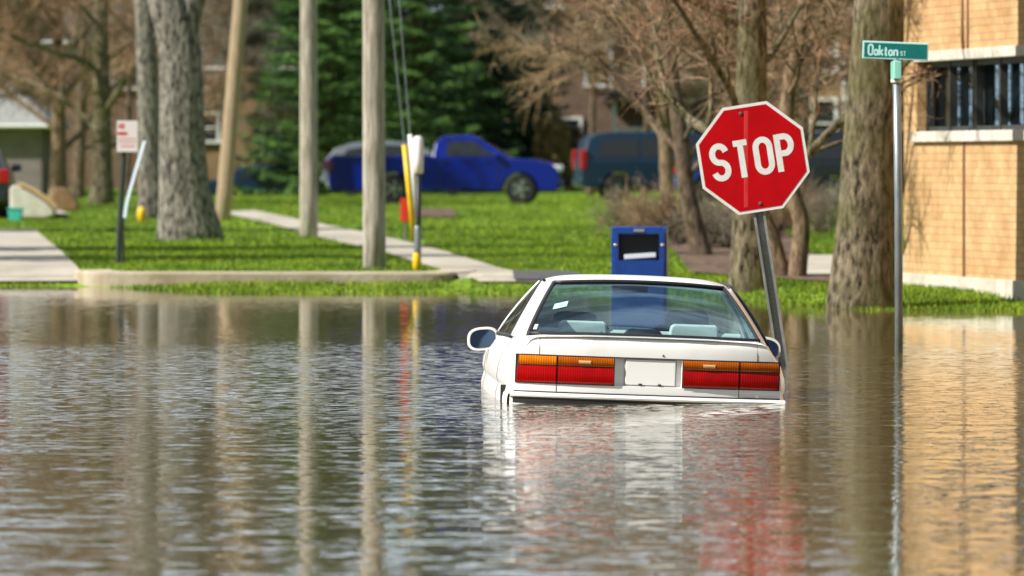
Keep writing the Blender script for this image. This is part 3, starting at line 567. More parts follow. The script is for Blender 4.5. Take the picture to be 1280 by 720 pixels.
for i in range(4):
    x0 = W0+i*2.32; x1 = x0+2.22; fr = MB()
    for k_ in range(3): xx = x0+(x1-x0)*k_/2; wbox(fr, xx-(.04 if k_ else 0), xx+(.04 if k_ < 2 else 0), .10, .18, zs1, zw1)
    wbox(fr, x0+.04, x1-.04, .11, .17, zs1, zs1+.05); wbox(fr, x0+.04, x1-.04, .11, .17, zw1-.06, zw1)
    wd_ = fr.build('window', M_wframe, bld)
    pn = MB(); wbox(pn, x0+.02, x1-.02, .20, .21, zs1+.01, zw1-.01); pn.build('pane', glass_mat('school_glass', (.55,.6,.6)) if 'school_glass' not in MATS else MATS['school_glass'], wd_)
    cu = MB()
    for k_, (c0, c1) in enumerate([(.14,.62),(.80,1.02),(1.2,1.75),(1.9,2.12)]):
        nseg = 14; 
        def cf(u, v, c0=c0, c1=c1): return (x0+c0+(c1-c0)*u, wy(.33+.02*math.sin(u*22)), zs1+.02+(zw1-zs1-.04)*v)
        cu.grid(cf, 28, 1)
    cu.build('curtain', M_curtain, wd_, smooth=True)
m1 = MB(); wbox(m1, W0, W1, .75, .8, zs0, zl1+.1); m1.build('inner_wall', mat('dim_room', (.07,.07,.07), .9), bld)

def house(name, label, X0, X1, Y0, dep, hwall, hroof, mw_, mr_, wins=[], door=None, hip=True, extra=None, over=.35):
    z0 = g((X0+X1)/2, Y0); root = empty(name, ((X0+X1)/2, Y0, z0)); tag(root, label, 'house'); w = X1-X0
    MB().box((0, dep/2, hwall/2-.3), (w, dep, hwall+.6)).build('wall', mw_, root)
    a, b_ = w/2+over, over; rg = (min(w,dep)/2 if hip else 0)
    ridge_y = dep/2; h0 = hwall
    vs = [(-a,-b_,h0),(a,-b_,h0),(a,dep+b_,h0),(-a,dep+b_,h0),(-a,-b_,h0+.15),(a,-b_,h0+.15),(a,dep+b_,h0+.15),(-a,dep+b_,h0+.15),(-a+rg,ridge_y,h0+hroof),(a-rg,ridge_y,h0+hroof)]
    rf = MB().add(vs, [(0,3,2,1),(0,1,5,4),(1,2,6,5),(2,3,7,6),(3,0,4,7),(4,5,9,8),(6,7,8,9),(5,6,9),(7,4,8)]).build('roof', mr_, root)
    MB().tube([(-a,-b_-.06,h0+.07),(a,-b_-.06,h0+.07)], .06, 8).build('gutter', M_white, root)
    for (x, z, ww, hh) in wins:
        fr = MB(); t_ = .09
        fr.box((x,-.03,z+hh/2+t_/2),(ww+2*t_,.1,t_)); fr.box((x,-.05,z-hh/2-t_/2),(ww+2*t_+.1,.16,t_)); fr.box((x-ww/2-t_/2,-.03,z),(t_,.1,hh)); fr.box((x+ww/2+t_/2,-.03,z),(t_,.1,hh)); fr.box((x,-.02,z),(ww,.06,.05))
        wo = fr.build('window', M_white, root); MB().box((x,-.004,z),(ww,.012,hh)).build('pane', M_pane, wo)
    if door: x, ww, hh = door; d_ = MB().box((x,-.03,hh/2),(ww,.08,hh)).build('door', mat('door_brown', (.14,.07,.04), .5), root, bevel=.01); MB().lathe((x+ww*.38,-.1,1.0), [(.01,0),(.03,.02),(.03,.04),(.01,.05)], 'y', 10).build('handle', M_chrome, d_)
    return root
house('brick_house', 'low grey brick house with a pale grey roof at the far left', at(-220,228), at(52,228), 228, 8, 2.45, 3.2, M_brickg, M_roofg, [(-1.5,1.3,1.0,1.0)])
house('brick_house', 'brown house half hidden by twigs behind the mossy trunk', at(68,246), at(190,246), 246, 9, 4.6, 2.6, M_brickb, M_roofb, [(-.9,3.8,.8,1.1),(.7,3.8,.8,1.1)])
house('bungalow', 'tan brick bungalow with white sills seen between the leaning pole and the spruces', at(200,240), at(372,240), 240, 9, 3.7, 3.2, M_bricko, M_roofb, [(-.62,1.95,.5,.8),(1.3,1.6,.4,.8)], (.92,.5,1.9))
h_ = house('house', 'tan and brown house with a white porch rail behind the crabapples', at(690,240), at(935,240), 240, 9, 5.6, 2.6, M_brickb, M_roofb, [(-2.5,1.6,.6,1.2),(-1.6,3.9,.7,1.2),(.2,3.9,.7,1.2),(1.7,3.9,.7,1.2),(1.8,1.5,.9,1.2)], (.2,.8,2.0))
pz = 1.15
pr = MB(); pr.box((0,-1.3,pz-.06),(2.4,2.4,.12)); pr.box((0,-2.4,pz+.75),(2.4,.08,.09)); pr.box((0,-2.4,pz+.12),(2.4,.06,.06))
for i in range(25): pr.box((-1.15+i*.096,-2.4,pz+.42),(.04,.04,.58))
pr.build('porch_rail', M_white, h_); [MB().box((x,-2.4,1.3),(.14,.14,2.9)).build('porch_column', M_white, h_) for x in (-1.15,1.15)]
MB().add([(-1.5,-2.7,2.75),(1.5,-2.7,2.75),(1.5,0,2.75),(-1.5,0,2.75),(-1.2,-2.3,3.1),(1.2,-2.3,3.1),(1.2,0,3.2),(-1.2,0,3.2)], [(0,3,2,1),(0,1,5,4),(1,2,6,5),(3,0,4,7),(4,5,6,7),(2,3,7,6)]).build('porch_roof', M_roofb, h_)
ds = MB(); ds.tube([(2.86,-.1,0),(2.86,-.1,5.5)], .07, 8); ds.build('downspout', M_white, h_)
house('brick_house', 'orange brown brick house with a white framed window left of the thick olive trunk', at(985,205), at(1145,205), 205, 9, 4.9, 2.4, M_bricko, M_roofb, [(-.75,2.0,.55,1.2),(.35,2.9,1.05,1.6),(-.75,3.9,.6,1.0)])
# far hedge line closing the view between the trees
fb = MB()
def hz(u, v): x = -70+140*u; y = 330+6*math.sin(u*40); return (x, y+4*v+1.2*math.sin(v*9+u*150), g(x,y)+(9+1.5*math.sin(u*37)+1.2*math.sin(u*91))*v)
fb.grid(hz, 240, 14); tag(fb.build('far_woods', mat('far_wood_twigs', (.02,.018,.012), .95, col2=(.12,.09,.06), nscale=1.6, bump=.4), smooth=True), 'brown leafless woods closing the view far away', 'woods', kind='stuff')

# ------------------------------------------------------------------ poles
def pole(label, px0, py0, px1, wpx, m, H=11, name='utility_pole'):
    f = base(px0, py0); s_ = FPX/f.y; root = empty(name, f); tag(root, label, 'utility pole', 'wooden utility poles'); r = wpx/s_/2; dx = (px1-px0)/py0*1.0
    pts = [(dx*z_, 0, z_) for z_ in np.linspace(-.4, H, 12)]; MB().tube(pts, [r*(1.04-.25*i/11) for i in range(12)], 20).build('shaft', m, root, smooth=True)
    MB().box((dx*H*.93, -.12, H*.93), (2.2,.1,.12)).build('crossarm', m, root); ins = MB()
    for q in (-.95,-.35,.35,.95): ins.lathe((dx*H*.93+q,-.12,H*.93+.06), [(.02,0),(.05,.03),(.05,.06),(.03,.12)], n=10)
    ins.build('insulators', M_white, root); return root, f, r
pole('leaning tan utility pole right of the thick forked trunk', 278, 276, 301, 19, M_poletan)
pole('slim grey utility pole in the middle, beside the sidewalk', 386, 296, 386, 22, M_pole)
p3, f3, r3 = pole('thickest pale utility pole, nearest to the kerb', 468, 337, 467, 28, M_pole)
# guy wires with plastic guards
def guy(label, x0, y0, Y, x1, slope_px_top, gm, g0, g1, gw):
    f = Vector((at(x0,Y), Y, g(at(x0,Y),Y))); root = empty('guy_wire', f); tag(root, label, 'guy wire', 'guy wires of the nearest utility pole')
    s_ = FPX/Y; k = (x1-x0)/(0-y0)            # px per px
    def pt(py, dy=0): return ((x0+(py-y0)*k-x0)/s_+0, dy, (HOR+(CAM_H-f.z)*s_-py)/s_)
    MB().tube([pt(HOR+(CAM_H-f.z)*s_+10), pt(0), pt(-500,1.0)], .008, 6).build('wire', M_galv, root)
    if gm: MB().tube([pt(g1,-.01), pt((g0+g1)/2,-.01), pt(g0,-.01)], gw/s_/2, 12).build('guard', gm, root, smooth=True)
    return root
guy('guy wire with the yellow guard beside the thickest utility pole', 521, 330, 93.5, 487, 0, M_yellow, 181, 300, 7)
guy('guy wire with the white guard beside the yellow one', 526, 331, 93.0, 499, 0, M_white, 168, 262, 6)
f = base(521,339); s_ = FPX/f.y; mp_ = empty('marker_post', f); tag(mp_, 'black marker post with a white top sleeve and a yellow foot by the guy wires', 'marker post')
def zz(py): return (HOR+(CAM_H-f.z)*s_-py)/s_
MB().tube([(.02,0,-.1),(.02,0,zz(205))], .032, 10).build('post', M_black, mp_, smooth=True)
MB().lathe((.015,0,0), [(.02,zz(218)),(.06,zz(216)),(.064,zz(200)),(.062,zz(174)),(.03,zz(170))], n=18).build('sleeve', mat('pale_pink_white', (.80,.70,.70), .5), mp_, smooth=True)
MB().lathe((0,0,0), [(.038,0),(.05,.01),(.048,zz(318)),(.038,zz(316))], n=14).build('yellow_foot', M_yellow, mp_, smooth=True)
MB().lathe((.01,0,0), [(.036,zz(316)),(.042,zz(314)),(.042,zz(285)),(.036,zz(282))], n=14).build('grey_band', M_galv, mp_, smooth=True)
X = at(506,118); rb = empty('marker_bag', (X,118,g(X,118))); tag(rb, 'small red marker board behind the guy wires', 'marker'); zt = zat(248,118)-g(X,118)
MB().box((0,0,zt-.18),(.13,.03,.36)).build('board', M_redp, rb, bevel=.01); MB().tube([(0,.02,-.1),(0,.02,zt)], .012, 6).build('stake', M_galv, rb)

# ------------------------------------------------------------------ lettering
def arc(cx, cy, rx, ry, a0, a1, k=14): return [(cx+rx*math.cos(R(a0+(a1-a0)*i/k)), cy+ry*math.sin(R(a0+(a1-a0)*i/k))) for i in range(k+1)]
GL = {
 'S': (.50, [(arc(.25,.745,.25,.255,15,270)+arc(.25,.245,.25,.245,90,-165)[1:], 0)]),
 'T': (.50, [([(0,1),(.50,1)],0), ([(.25,1),(.25,-.075)],0)]),
 'O': (.50, [(arc(.25,.76,.25,.24,0,180)+arc(.25,.24,.25,.24,180,360), 1)]),
 'P': (.48, [([(0,-.075),(0,1.085)],0), ([(.01,1),(.2,1)]+arc(.24,.74,.24,.26,90,-90)+[(.01,.48)], 0)]),
 'a': (.42, [(arc(.21,.27,.2,.27,0,360,16)[:-1],1), ([(.41,.58),(.41,-.04)],0)]),
 'k': (.38, [([(0,1.04),(0,-.04)],0), ([(.36,.58),(.02,.24)],0), ([(.12,.32),(.38,-.03)],0)]),
 't': (.30, [([(.14,.85),(.14,.1),(.2,0),(.32,.0)],0), ([(0,.56),(.30,.56)],0)]),
 'o': (.42, [(arc(.21,.27,.2,.27,0,360,16)[:-1],1)]),
 'n': (.38, [([(0,-.04),(0,.58)],0), (arc(.19,.36,.19,.2,180,0)+[(.38,-.04)],0)]),
 'N': (.46, [([(0,-.04),(0,1),(.46,0),(.46,1.04)],0)]), 'I': (.1, [([(.05,-.04),(.05,1.04)],0)]), 'G': (.48, [(arc(.25,.745,.25,.255,20,180)+arc(.25,.245,.25,.245,180,360)+[(.5,.45),(.28,.45)],0)]),
 'R': (.48, [([(0,-.04),(0,1.04)],0), ([(.01,1),(.2,1)]+arc(.24,.75,.22,.25,90,-90)+[(.01,.5)],0), ([(.24,.5),(.48,-.03)],0)]), 'K': (.46, [([(0,1.04),(0,-.04)],0), ([(.44,1.03),(.02,.42)],0), ([(.14,.56),(.46,-.03)],0)]), 'A': (.5, [([(0,-.04),(.25,1),(.5,-.04)],0), ([(.08,.32),(.42,.32)],0)]),
}
def text(mb, s, x, z, h, sw, y, gap=.18, wscale=1.0):
    for ch in s:
        if ch == ' ': x += h*.35*wscale; continue
        w, st = GL[ch]
        for i, (pts, closed) in enumerate(st): mb.ribbon([(x+p[0]*h*wscale, z+p[1]*h) for p in pts], sw, y-.0004*i, bool(closed))
        x += (w*wscale+gap)*h
    return x
def text_w(s, h, gap, ws): return sum((h*.35*ws if c_ == ' ' else (GL[c_][0]*ws+gap)*h) for c_ in s)-gap*h

# ------------------------------------------------------------------ stop sign, leaning left out of the water
Ys_ = 53.3; Xs = at(978.5, Ys_); lean = math.atan2(978.5-948, 458-262)
st = empty('stop_sign', (Xs, Ys_, 0), (0, -lean, R(-4))); tag(st, 'red octagonal stop sign on a steel post leaning out of the water', 'stop sign')
s_ = FPX/Ys_; Lc = (458-198)/s_/math.cos(lean)
cx_ = (941-(978.5-(458-198)*math.tan(lean)))/s_
pl = MB(); U = [(-.042,.03),(-.042,.0),(-.024,.0),(-.024,.032),(.024,.032),(.024,.0),(.042,.0),(.042,.03),(.036,.03),(.036,.006),(.030,.006),(.030,.038),(-.030,.038),(-.030,.006),(-.036,.006),(-.036,.03)]
pl.prism([(a, b_) for a, b_ in U], 'z', -1.0, Lc+.30); pst = pl.build('post', M_galvdark, st)
hl = MB()
for i in range(52): hl.lathe((0,.0315,-.2+i*.0254*1.35), [(.0045,-.0005),(.0045,.0005)], 'y', 8)
hl.build('bolt_holes', mat('hole_rim_yellow', (.45,.38,.12), .6), pst)
Rr = .375/math.cos(R(22.5))
def octo(r): return [(r*math.cos(R(22.5+45*i)), r*math.sin(R(22.5+45*i))) for i in range(8)]
fc = empty('sign_face', (cx_, -.012, Lc), (0, 0, 0)); fc.parent = st; fc.name = 'face_mount'
C.objects.unlink(fc); bpy.data.objects.remove(fc)
def shift(mb, dx, dy, dz): mb.v = [(a+dx, b_+dy, c_+dz) for a, b_, c_ in mb.v]; return mb
rb_ = MB().prism(octo(Rr), 'y', -.003, .0); rb_.prism(octo(Rr*.999), 'y', 0.0, 0.002)
panel = shift(MB().prism(octo(Rr), 'y', -.004, .0), cx_, -.012, Lc).build('sign_panel', M_signwhite, st)
def rfield(u, v): return None
r2 = MB(); o8 = octo(Rr*.945)
r2.prism(o8, 'y', -.0062, -.0035); shift(r2, cx_, -.012, Lc).build('red_field', M_signred, panel)
cs = MB(); cs.add([(-.112,-.0064,-.33),(-.104,-.0074,-.33),(-.084,-.0064,-.33),(-.010,-.0064,.33),(-.002,-.0074,.33),(.018,-.0064,.33)], [(0,1,4,3),(1,2,5,4)])
shift(cs, cx_, -.012, Lc).build('crease', mat('scuffed_red', (.56,.045,.04), .35, col2=(.50,.01,.01), nscale=10, stretch=(1,1,.3)), panel)
lt = MB(); hL = .224; gp = .25; ws = .86; tw_ = text_w('STOP', hL, gp, ws); text(lt, 'STOP', -tw_/2, -hL/2+.004, hL, .041, -.0078, gp, ws)
shift(lt, cx_, -.012, Lc).build('lettering', M_signwhite, panel)
bo = MB()
for z_ in (.315,-.32): bo.lathe((.0-.035+ (z_<0)*.04, -.0065, z_), [(.013,.002),(.014,-.003),(.008,-.007)], 'y', 12)
shift(bo, cx_, -.012, Lc).build('bolt', mat('rusty_bolt', (.10,.05,.03), .7), panel)

# ------------------------------------------------------------------ street name sign
Yn = 57.2; Xn = at(1124, Yn); sn = empty('street_name_sign', (Xn, Yn, 0)); tag(sn, 'green street name blade reading Oakton ST on a round steel post in the water', 'street sign'); s_ = FPX/Yn
ztop = zat(76, Yn); MB().tube([(0,0,-.7),(-.005,0,ztop*.5),(-.022,0,ztop+.02)], .03, 16).build('post', M_galv, sn, smooth=True)
br = MB().lathe((-.022,0,0), [(.035,zat(104,Yn)),(.042,zat(103,Yn)),(.042,zat(100,Yn)),(.036,zat(99,Yn))], n=16); br.build('collar', M_white, sn, smooth=True)
MB().box((-.024,0,zat(88,Yn)), (.055,.50,.135)).build('cross_blade', M_signmint, sn, bevel=.006)
bl = MB().prism([(-.245,-.066),(.245,-.066),(.245,.066),(-.245,.066)], 'y', -.005, .005); rotm = Matrix.Rotation(R(2.2), 3, 'Y'); off = Vector((at(1119,Yn)-Xn, -.02, zat(63.5,Yn)))
def rs(mb): mb.v = [tuple(rotm @ Vector(p)+off) for p in mb.v]; return mb
pb = rs(bl).build('name_blade', M_cyanw, sn, bevel=.004)
rs(MB().prism([(-.232,-.053),(.232,-.053),(.232,.053),(-.232,.053)], 'y', -.0075, -.004)).build('green_field', M_signgreen, pb)
t1 = MB(); xe = text(t1, 'O', -.200, -.036, .074, .0150, -.0095, .13, .85); xe = text(t1, 'akton', xe, -.036, .070, .0142, -.0095, .17, .95); text(t1, 'ST', xe+.012, -.034, .030, .006, -.0095, .25, 1.0)
rs(t1).build('lettering', M_cyanw, pb)

# ------------------------------------------------------------------ no parking sign, left
f = base(147,330); s_ = FPX/f.y; np_ = empty('parking_sign', f); tag(np_, 'small white sign with red marks on a thin dark post at the left', 'sign')
def z_of(py): return (HOR+(CAM_H-f.z)*s_-py)/s_
def x_of(px): return (px-147)/s_
MB().tube([(0,0,-.2),(x_of(149),0,z_of(290)),(x_of(157),0,z_of(155))], .033, 8).build('post', mat('dark_green_post', (.02,.035,.03), .5), np_)
w_ = 26/s_; h_s = 39/s_; pz_ = z_of(170.5); px_ = x_of(159.5)
pn = MB().box((px_,-.05,pz_), (w_,.012,h_s)).build('sign_panel', mat('sign_pinkish_white', (.72,.64,.68), .5), np_, bevel=.003)
t1 = MB(); text(t1, 'NO', -.105, .10, .055, .014, 0, .2, 1.0); text(t1, 'PARKING', -.12, .015, .04, .008, 0, .12, .75); t1.ribbon([(-.11,-.03),(.11,-.03)], .008, 0); t1.ribbon([(-.11,-.07),(.11,-.07)], .008, 0); t1.ribbon([(-.08,-.12),(.09,-.12)], .012, 0)
shift(t1, px_, -.058, pz_).build('lettering', M_redp, pn)
bs = empty('bent_strip', (f.x+x_of(156), f.y-.1, g(f.x,f.y))); tag(bs, 'pale blue metal strip bent outwards against the small sign post', 'metal strip')
def q_(px, py): return ((px-156)/s_, 0, z_of(py))
mbs = MB(); ptsb = catmull([Vector(q_(156,272)), Vector(q_(159,252)), Vector(q_(169,216)), Vector(q_(181,176))], 5)
mbs.add([(p.x-.018,p.y,p.z) for p in ptsb]+[(p.x+.022,p.y-.01,p.z) for p in ptsb], [(i, i+1, len(ptsb)+i+1, len(ptsb)+i) for i in range(len(ptsb)-1)])
mbs.build('strip', mat('pale_blue_metal', (.62,.74,.86), .35, .2), bs, solid=.006)
MB().tube([(-.02,.02,-.1),(-.02,.02,z_of(262))], .02, 6).build('stub_post', M_black, bs)
# yellow marker left of the slim trunk
f2 = base(177,279); ym = empty('hydrant_marker', f2); tag(ym, 'small yellow capped utility marker at the foot of the slim pale trunk', 'marker')
MB().lathe((0,0,0), [(.05,-.05),(.05,.05),(.075,.08),(.085,.2),(.07,.28),(.02,.31)], n=16).build('cap', M_yellow, ym, smooth=True); MB().tube([(0,0,.3),(0,0,.36)], .015, 8).build('tip', M_black, ym)

# ------------------------------------------------------------------ mailbox in the water
Ym = 73.; Xm = at(800, Ym); s_ = FPX/Ym; mbx = empty('mailbox', (Xm, Ym, -.45), (0,0,R(-3))); tag(mbx, 'blue street mailbox with its drop door hanging open, standing in the water behind the car', 'mailbox')
wm_ = .262; top = zat(283,Ym)+.45; bt = .12; dpt = .5
# arched side profile (y depth, z)
prof = [(-dpt/2, bt), (dpt/2, bt), (dpt/2, top-.20)]+[(dpt/2*math.cos(R(a)), top-.20+.20*math.sin(R(a))) for a in range(10,100,10)]+[(-dpt/2+.02, top), (-dpt/2, top-.015)]
shell = MB()
# sides, back, top as slabs leaving the front opening clear
for sx in (-1,1): shell.prism(prof, 'x', sx*wm_, sx*(wm_-.03))
for i in range(1, len(prof)-2): (y0, z0_), (y1, z1_) = prof[i], prof[i+1]; n2 = Vector((z1_-z0_, -(y1-y0))).normalized()*-.012; shell.prism([(y0,z0_),(y1,z1_),(y1+n2.x,z1_+n2.y),(y0+n2.x,z0_+n2.y)], 'x', -wm_+.03, wm_-.03)
opz0 = zat(325,Ym)+.45; opz1 = zat(292,Ym)+.45
shell.prism([(-dpt/2,bt),(-dpt/2+.02,bt),(-dpt/2+.02,opz0),(-dpt/2,opz0)], 'x', -wm_+.03, wm_-.03); shell.prism([(-dpt/2,opz1),(-dpt/2+.02,opz1),(-dpt/2+.02,top-.005),(-dpt/2,top-.005)], 'x', -wm_+.03, wm_-.03)
sh = shell.build('body', M_mailblue, mbx, bevel=.006)
fr = MB()
for sx in (-1,1): fr.box((sx*(wm_-.045),-dpt/2-.008,(opz0+opz1)/2),(.05,.016,opz1-opz0+.04))
fr.box((0,-dpt/2-.006,opz1+.012),(2*wm_-.14,.012,.03)); fr.box((0,-dpt/2-.02,(opz0+bt)/2),(2*wm_-.05,.025,opz0-bt)); fr.build('front_frame', M_mailblue, mbx, bevel=.004)
fl = MB().box((0.01,-dpt/2+.04,opz0+.03),(.30,.09,.05), Matrix.Rotation(R(-18),3,'X')@Matrix.Rotation(R(-4),3,'Y')).build('open_flap', mat('flap_pale', (.55,.62,.72), .3, .3), mbx, bevel=.006)
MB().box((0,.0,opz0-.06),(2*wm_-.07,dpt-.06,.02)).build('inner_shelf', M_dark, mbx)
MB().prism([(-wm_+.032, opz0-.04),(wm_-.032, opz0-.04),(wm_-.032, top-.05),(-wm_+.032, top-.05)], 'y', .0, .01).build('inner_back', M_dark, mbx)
for sx in (-1,1): MB().lathe((sx*(wm_-.04),-dpt/2-.017,zat(306,Ym)+.45), [(.013,0),(.015,-.005),(.006,-.01)], 'y', 12).build('rivet', M_chrome, mbx)
MB().box((0,-dpt/2-.016,top-.035),(.10,.008,.028)).build('latch_plate', M_chrome, mbx)
for sx in (-1,1):
    for sy in (-1,1): MB().box((sx*(wm_-.03),sy*(dpt/2-.03),.06),(.05,.05,.14)).build('leg', M_mailblue, mbx)

# ------------------------------------------------------------------ background vehicles
def wheel_mb(x, y, r, w, sgn):
    t_ = MB().lathe((x,y,r), [(r*.62,-w/2),(r*.93,-w/2),(r,-w/2+.03),(r,w/2-.03),(r*.93,w/2),(r*.62,w/2)], 'y', 28); rim = MB().lathe((x,y+sgn*(w/2-.01),r), [(r*.64,-.01),(r*.64,.01),(r*.60,.004)], 'y', 28)
    for k_ in range(5):
        a = k_*2*math.pi/5; rim.prism([(x+math.cos(a+d_)*rr_, r+math.sin(a+d_)*rr_) for d_, rr_ in ((-.3,.06),(-.13,r*.6),(.13,r*.6),(.3,.06))], 'y', y+sgn*(w/2), y+sgn*(w/2+.02))
    rim.lathe((x,y+sgn*(w/2+.012),r), [(.05,-.012),(.06,0),(.03,.014)], 'y', 14)
    return t_, rim
def arch(cx, r, k=10): return [(cx+r*math.cos(R(a)), .33+r*math.sin(R(a))) for a in np.linspace(0, 180, k)]
def vehicle(name, label, cat, foot, yaw, paint, L, W, lower, upper, belt, roofw, wins, wheels, rw, head=None, tail=None, shrink=0):
    root = empty(name, foot, (0,0,yaw)); tag(root, label, cat, None); h = W/2
    # lower: top outline from rear to front [(x,z)...]; arches cut into the bottom
    bot = []
    for cxw in sorted(wheels, reverse=True): bot += arch(cxw, rw+.07)
    outline = lower+[(L-.05,.32)]+bot+[(.05,.32)]
    MB().prism(outline, 'y', h, -h).build('body', paint, root, bevel=.05, seg=3)
    def cw(p): t_ = min(1,max(0,(p[1]-belt)/(max(q[1] for q in upper)-belt))); return h-.04-(h-.04-roofw/2)*t_
    MB().prism(upper, 'y', lambda p: cw(p), lambda p: -cw(p)).build('cabin', paint, root, bevel=.04, seg=3)
    for wv in wins:
        for sgn in (-1,1):
            mb = MB(); v1 = [(x, sgn*(cw((x,z_))+.006), z_) for x, z_ in wv]; mb.add(v1, [tuple(range(len(v1)))]); mb.build('window', M_pane, root, solid=.004*sgn)
    # windscreen and rear glass from the cabin outline
    us = sorted(upper, key=lambda p: p[0]); topz = max(q[1] for q in upper)
    tops = [p for p in upper if p[1] > topz-.08]; ft = max(tops); rt = min(tops); fbm = max(upper); rbm = min(upper)
    for (a, b_, o_) in ((fbm, ft, .012), (rbm, rt, -.012)):
        pa = lambda t_: (a[0]+(b_[0]-a[0])*t_, a[1]+(b_[1]-a[1])*t_); p1, p2 = pa(.08), pa(.92)
        vs = [(p1[0]+o_,-cw(p1)+.08,p1[1]+.008),(p1[0]+o_,cw(p1)-.08,p1[1]+.008),(p2[0]+o_,cw(p2)-.08,p2[1]+.008),(p2[0]+o_,-cw(p2)+.08,p2[1]+.008)]
        MB().add(vs, [(0,1,2,3)]).build('windscreen' if o_ > 0 else 'rear_window', M_pane, root, solid=.003)
    for cxw in wheels:
        for sgn in (-1,1): t_, rm = wheel_mb(cxw, sgn*(h-.12), rw, .22, sgn); w_o = t_.build('wheel', M_black, root, smooth=False); rm.build('rim', M_chrome, w_o)
    zt_ = lower[0][1]
    for sgn in (-1,1):
        hz_ = head or .72; MB().box((L-.10, sgn*(h-.17), hz_), (.26,.30,.17)).build('headlight', mat('headlamp_clear', (.75,.78,.8), .1, .3), root, bevel=.04)
        tz = tail or (.85,.28); MB().box((.05, sgn*(h-.09), tz[0]), (.16,.22,tz[1])).build('taillight', (mat('lamp_dark_far', (.06,.02,.05), .15) if paint in (P_blue, P_silver) else mat('lamp_red_far', (.30,.006,.006), .25)), root, bevel=.03)
        mx_ = max(p[0] for p in upper)-.35; MB().box((mx_, sgn*(h+.06), belt+.06), (.10,.2,.15)).build('side_mirror', paint, root, bevel=.03)
    MB().box((L-.02,0,.45),(.14,W-.12,.2)).build('bumper', paint, root, bevel=.04); MB().box((.02,0,.45),(.14,W-.12,.18)).build('bumper', M_chrome if cat == 'pickup truck' else paint, root, bevel=.04)
    return root
P_blue = mat('pickup_blue_paint', (.001,.012,.20), .22, coat=.5, spec=.3); P_silver = mat('silver_paint', (.24,.27,.30), .3, .6); P_navy = mat('navy_paint', (.006,.022,.05), .3, coat=.25)
P_dark = mat('charcoal_paint', (.012,.018,.024), .3, coat=.25); P_royal = mat('royal_blue_paint', (.02,.05,.22), .25, coat=.8)
f = base(414, 254.5); pk = vehicle('pickup_truck', 'bright blue pickup truck parked side-on before the spruces', 'pickup truck', f, R(-3), P_blue, 5.62, 1.95,
    [(0,.5),(0,1.13),(.05,1.17),(2.5,1.17),(2.55,1.12),(4.25,1.12),(5.0,1.08),(5.4,1.0),(5.58,.86),(5.62,.6)], [(2.52,1.1),(2.60,1.5),(2.80,1.66),(3.45,1.68),(3.62,1.62),(4.45,1.10)], 1.12, 1.40,
    [[(2.86,1.16),(2.90,1.52),(3.48,1.54),(3.58,1.50),(4.08,1.16)]], [1.58,4.68], .365, head=.86, tail=(.92,.36))
MB().box((1.25,0,1.18),(2.3,1.6,.03)).build('bed_cover', mat('bed_black', (.02,.02,.025), .5), pk)
for x_ in (2.72,4.18): MB().box((x_,-.978,.78),(.014,.012,.66)).build('door_seam', M_black, pk)
MB().box((2.86,-.985,1.0),(.14,.03,.03)).build('door_handle', M_blackpaint, pk)
sedan_low = [(0,.5),(0,.86),(.08,.93),(.9,.96),(3.3,.95),(4.1,.84),(4.45,.7),(4.5,.5)]; sedan_up = [(.55,.93),(1.15,1.33),(1.5,1.40),(2.4,1.41),(2.7,1.36),(3.45,.92)]
sw_ = [[(1.0,.98),(1.35,1.28),(1.95,1.33),(1.95,.98)],[(2.02,.98),(2.02,1.33),(2.55,1.31),(3.05,.98)]]
X = at(404,214); vehicle('parked_car', 'silver hatchback mostly hidden behind the bed of the blue pickup', 'car', (X,214,g(X,214)+.02), R(0), P_silver, 4.5, 1.75, sedan_low, [(.05,.95),(.35,1.30),(.8,1.46),(1.6,1.52),(2.4,1.48),(2.7,1.40),(3.45,.92)], .95, 1.25, [[(.5,1.0),(.7,1.28),(1.5,1.40),(1.5,1.0)],[(1.58,1.0),(1.58,1.40),(2.4,1.38),(3.0,1.0)]], [.8,3.6], .32)
van_low = [(0,.5),(0,.98),(.05,1.04),(3.9,1.04),(4.5,.9),(4.8,.72),(4.85,.5)]; van_up = [(.02,1.0),(.16,1.55),(.40,1.72),(.8,1.77),(2.9,1.76),(3.2,1.68),(4.05,1.02)]
vw = [[(.42,1.1),(.55,1.55),(1.5,1.6),(1.5,1.1)],[(1.58,1.1),(1.58,1.6),(2.4,1.6),(2.4,1.1)],[(2.48,1.1),(2.48,1.6),(3.0,1.57),(3.55,1.1)]]
f = base(722,250); vehicle('minivan', 'dark blue van seen from its rear corner, left of the small crabapples', 'van', (f.x, f.y+.6, f.z), R(7), P_navy, 4.85, 1.85, van_low, van_up, 1.04, 1.45, vw, [.95,3.9], .34, tail=(1.05,.5))
X = at(838,192); vehicle('parked_car', 'royal blue car half hidden behind the stop sign', 'car', (X,192,g(X,192)), R(8), P_royal, 4.5, 1.75, sedan_low, sedan_up, .95, 1.2, sw_, [.85,3.6], .32)
X = at(985,178); vehicle('minivan', 'dark van partly hidden behind the thick olive trunk', 'van', (X,178,g(X,178)), R(6), P_dark, 4.85, 1.85, van_low, van_up, 1.04, 1.45, vw, [.95,3.9], .34, tail=(1.05,.4))
X = at(1008,160); vehicle('parked_car', 'blue car low between the stop sign post and the thick olive trunk', 'car', (X,160,g(X,160)-.02), R(4), P_royal, 4.5, 1.7, [(x_, z_*.92) for x_, z_ in sedan_low], [(x_, z_*.9) for x_, z_ in sedan_up], .85, 1.2, [], [.85,3.6], .31) if False else None
X = at(252,227); vehicle('parked_car', 'dark blue sedan in front of the tan bungalow behind the leaning pole', 'car', (X,227,g(X,227)), R(3), P_navy, 4.5, 1.75, sedan_low, sedan_up, .95, 1.2, sw_, [.85,3.6], .32)
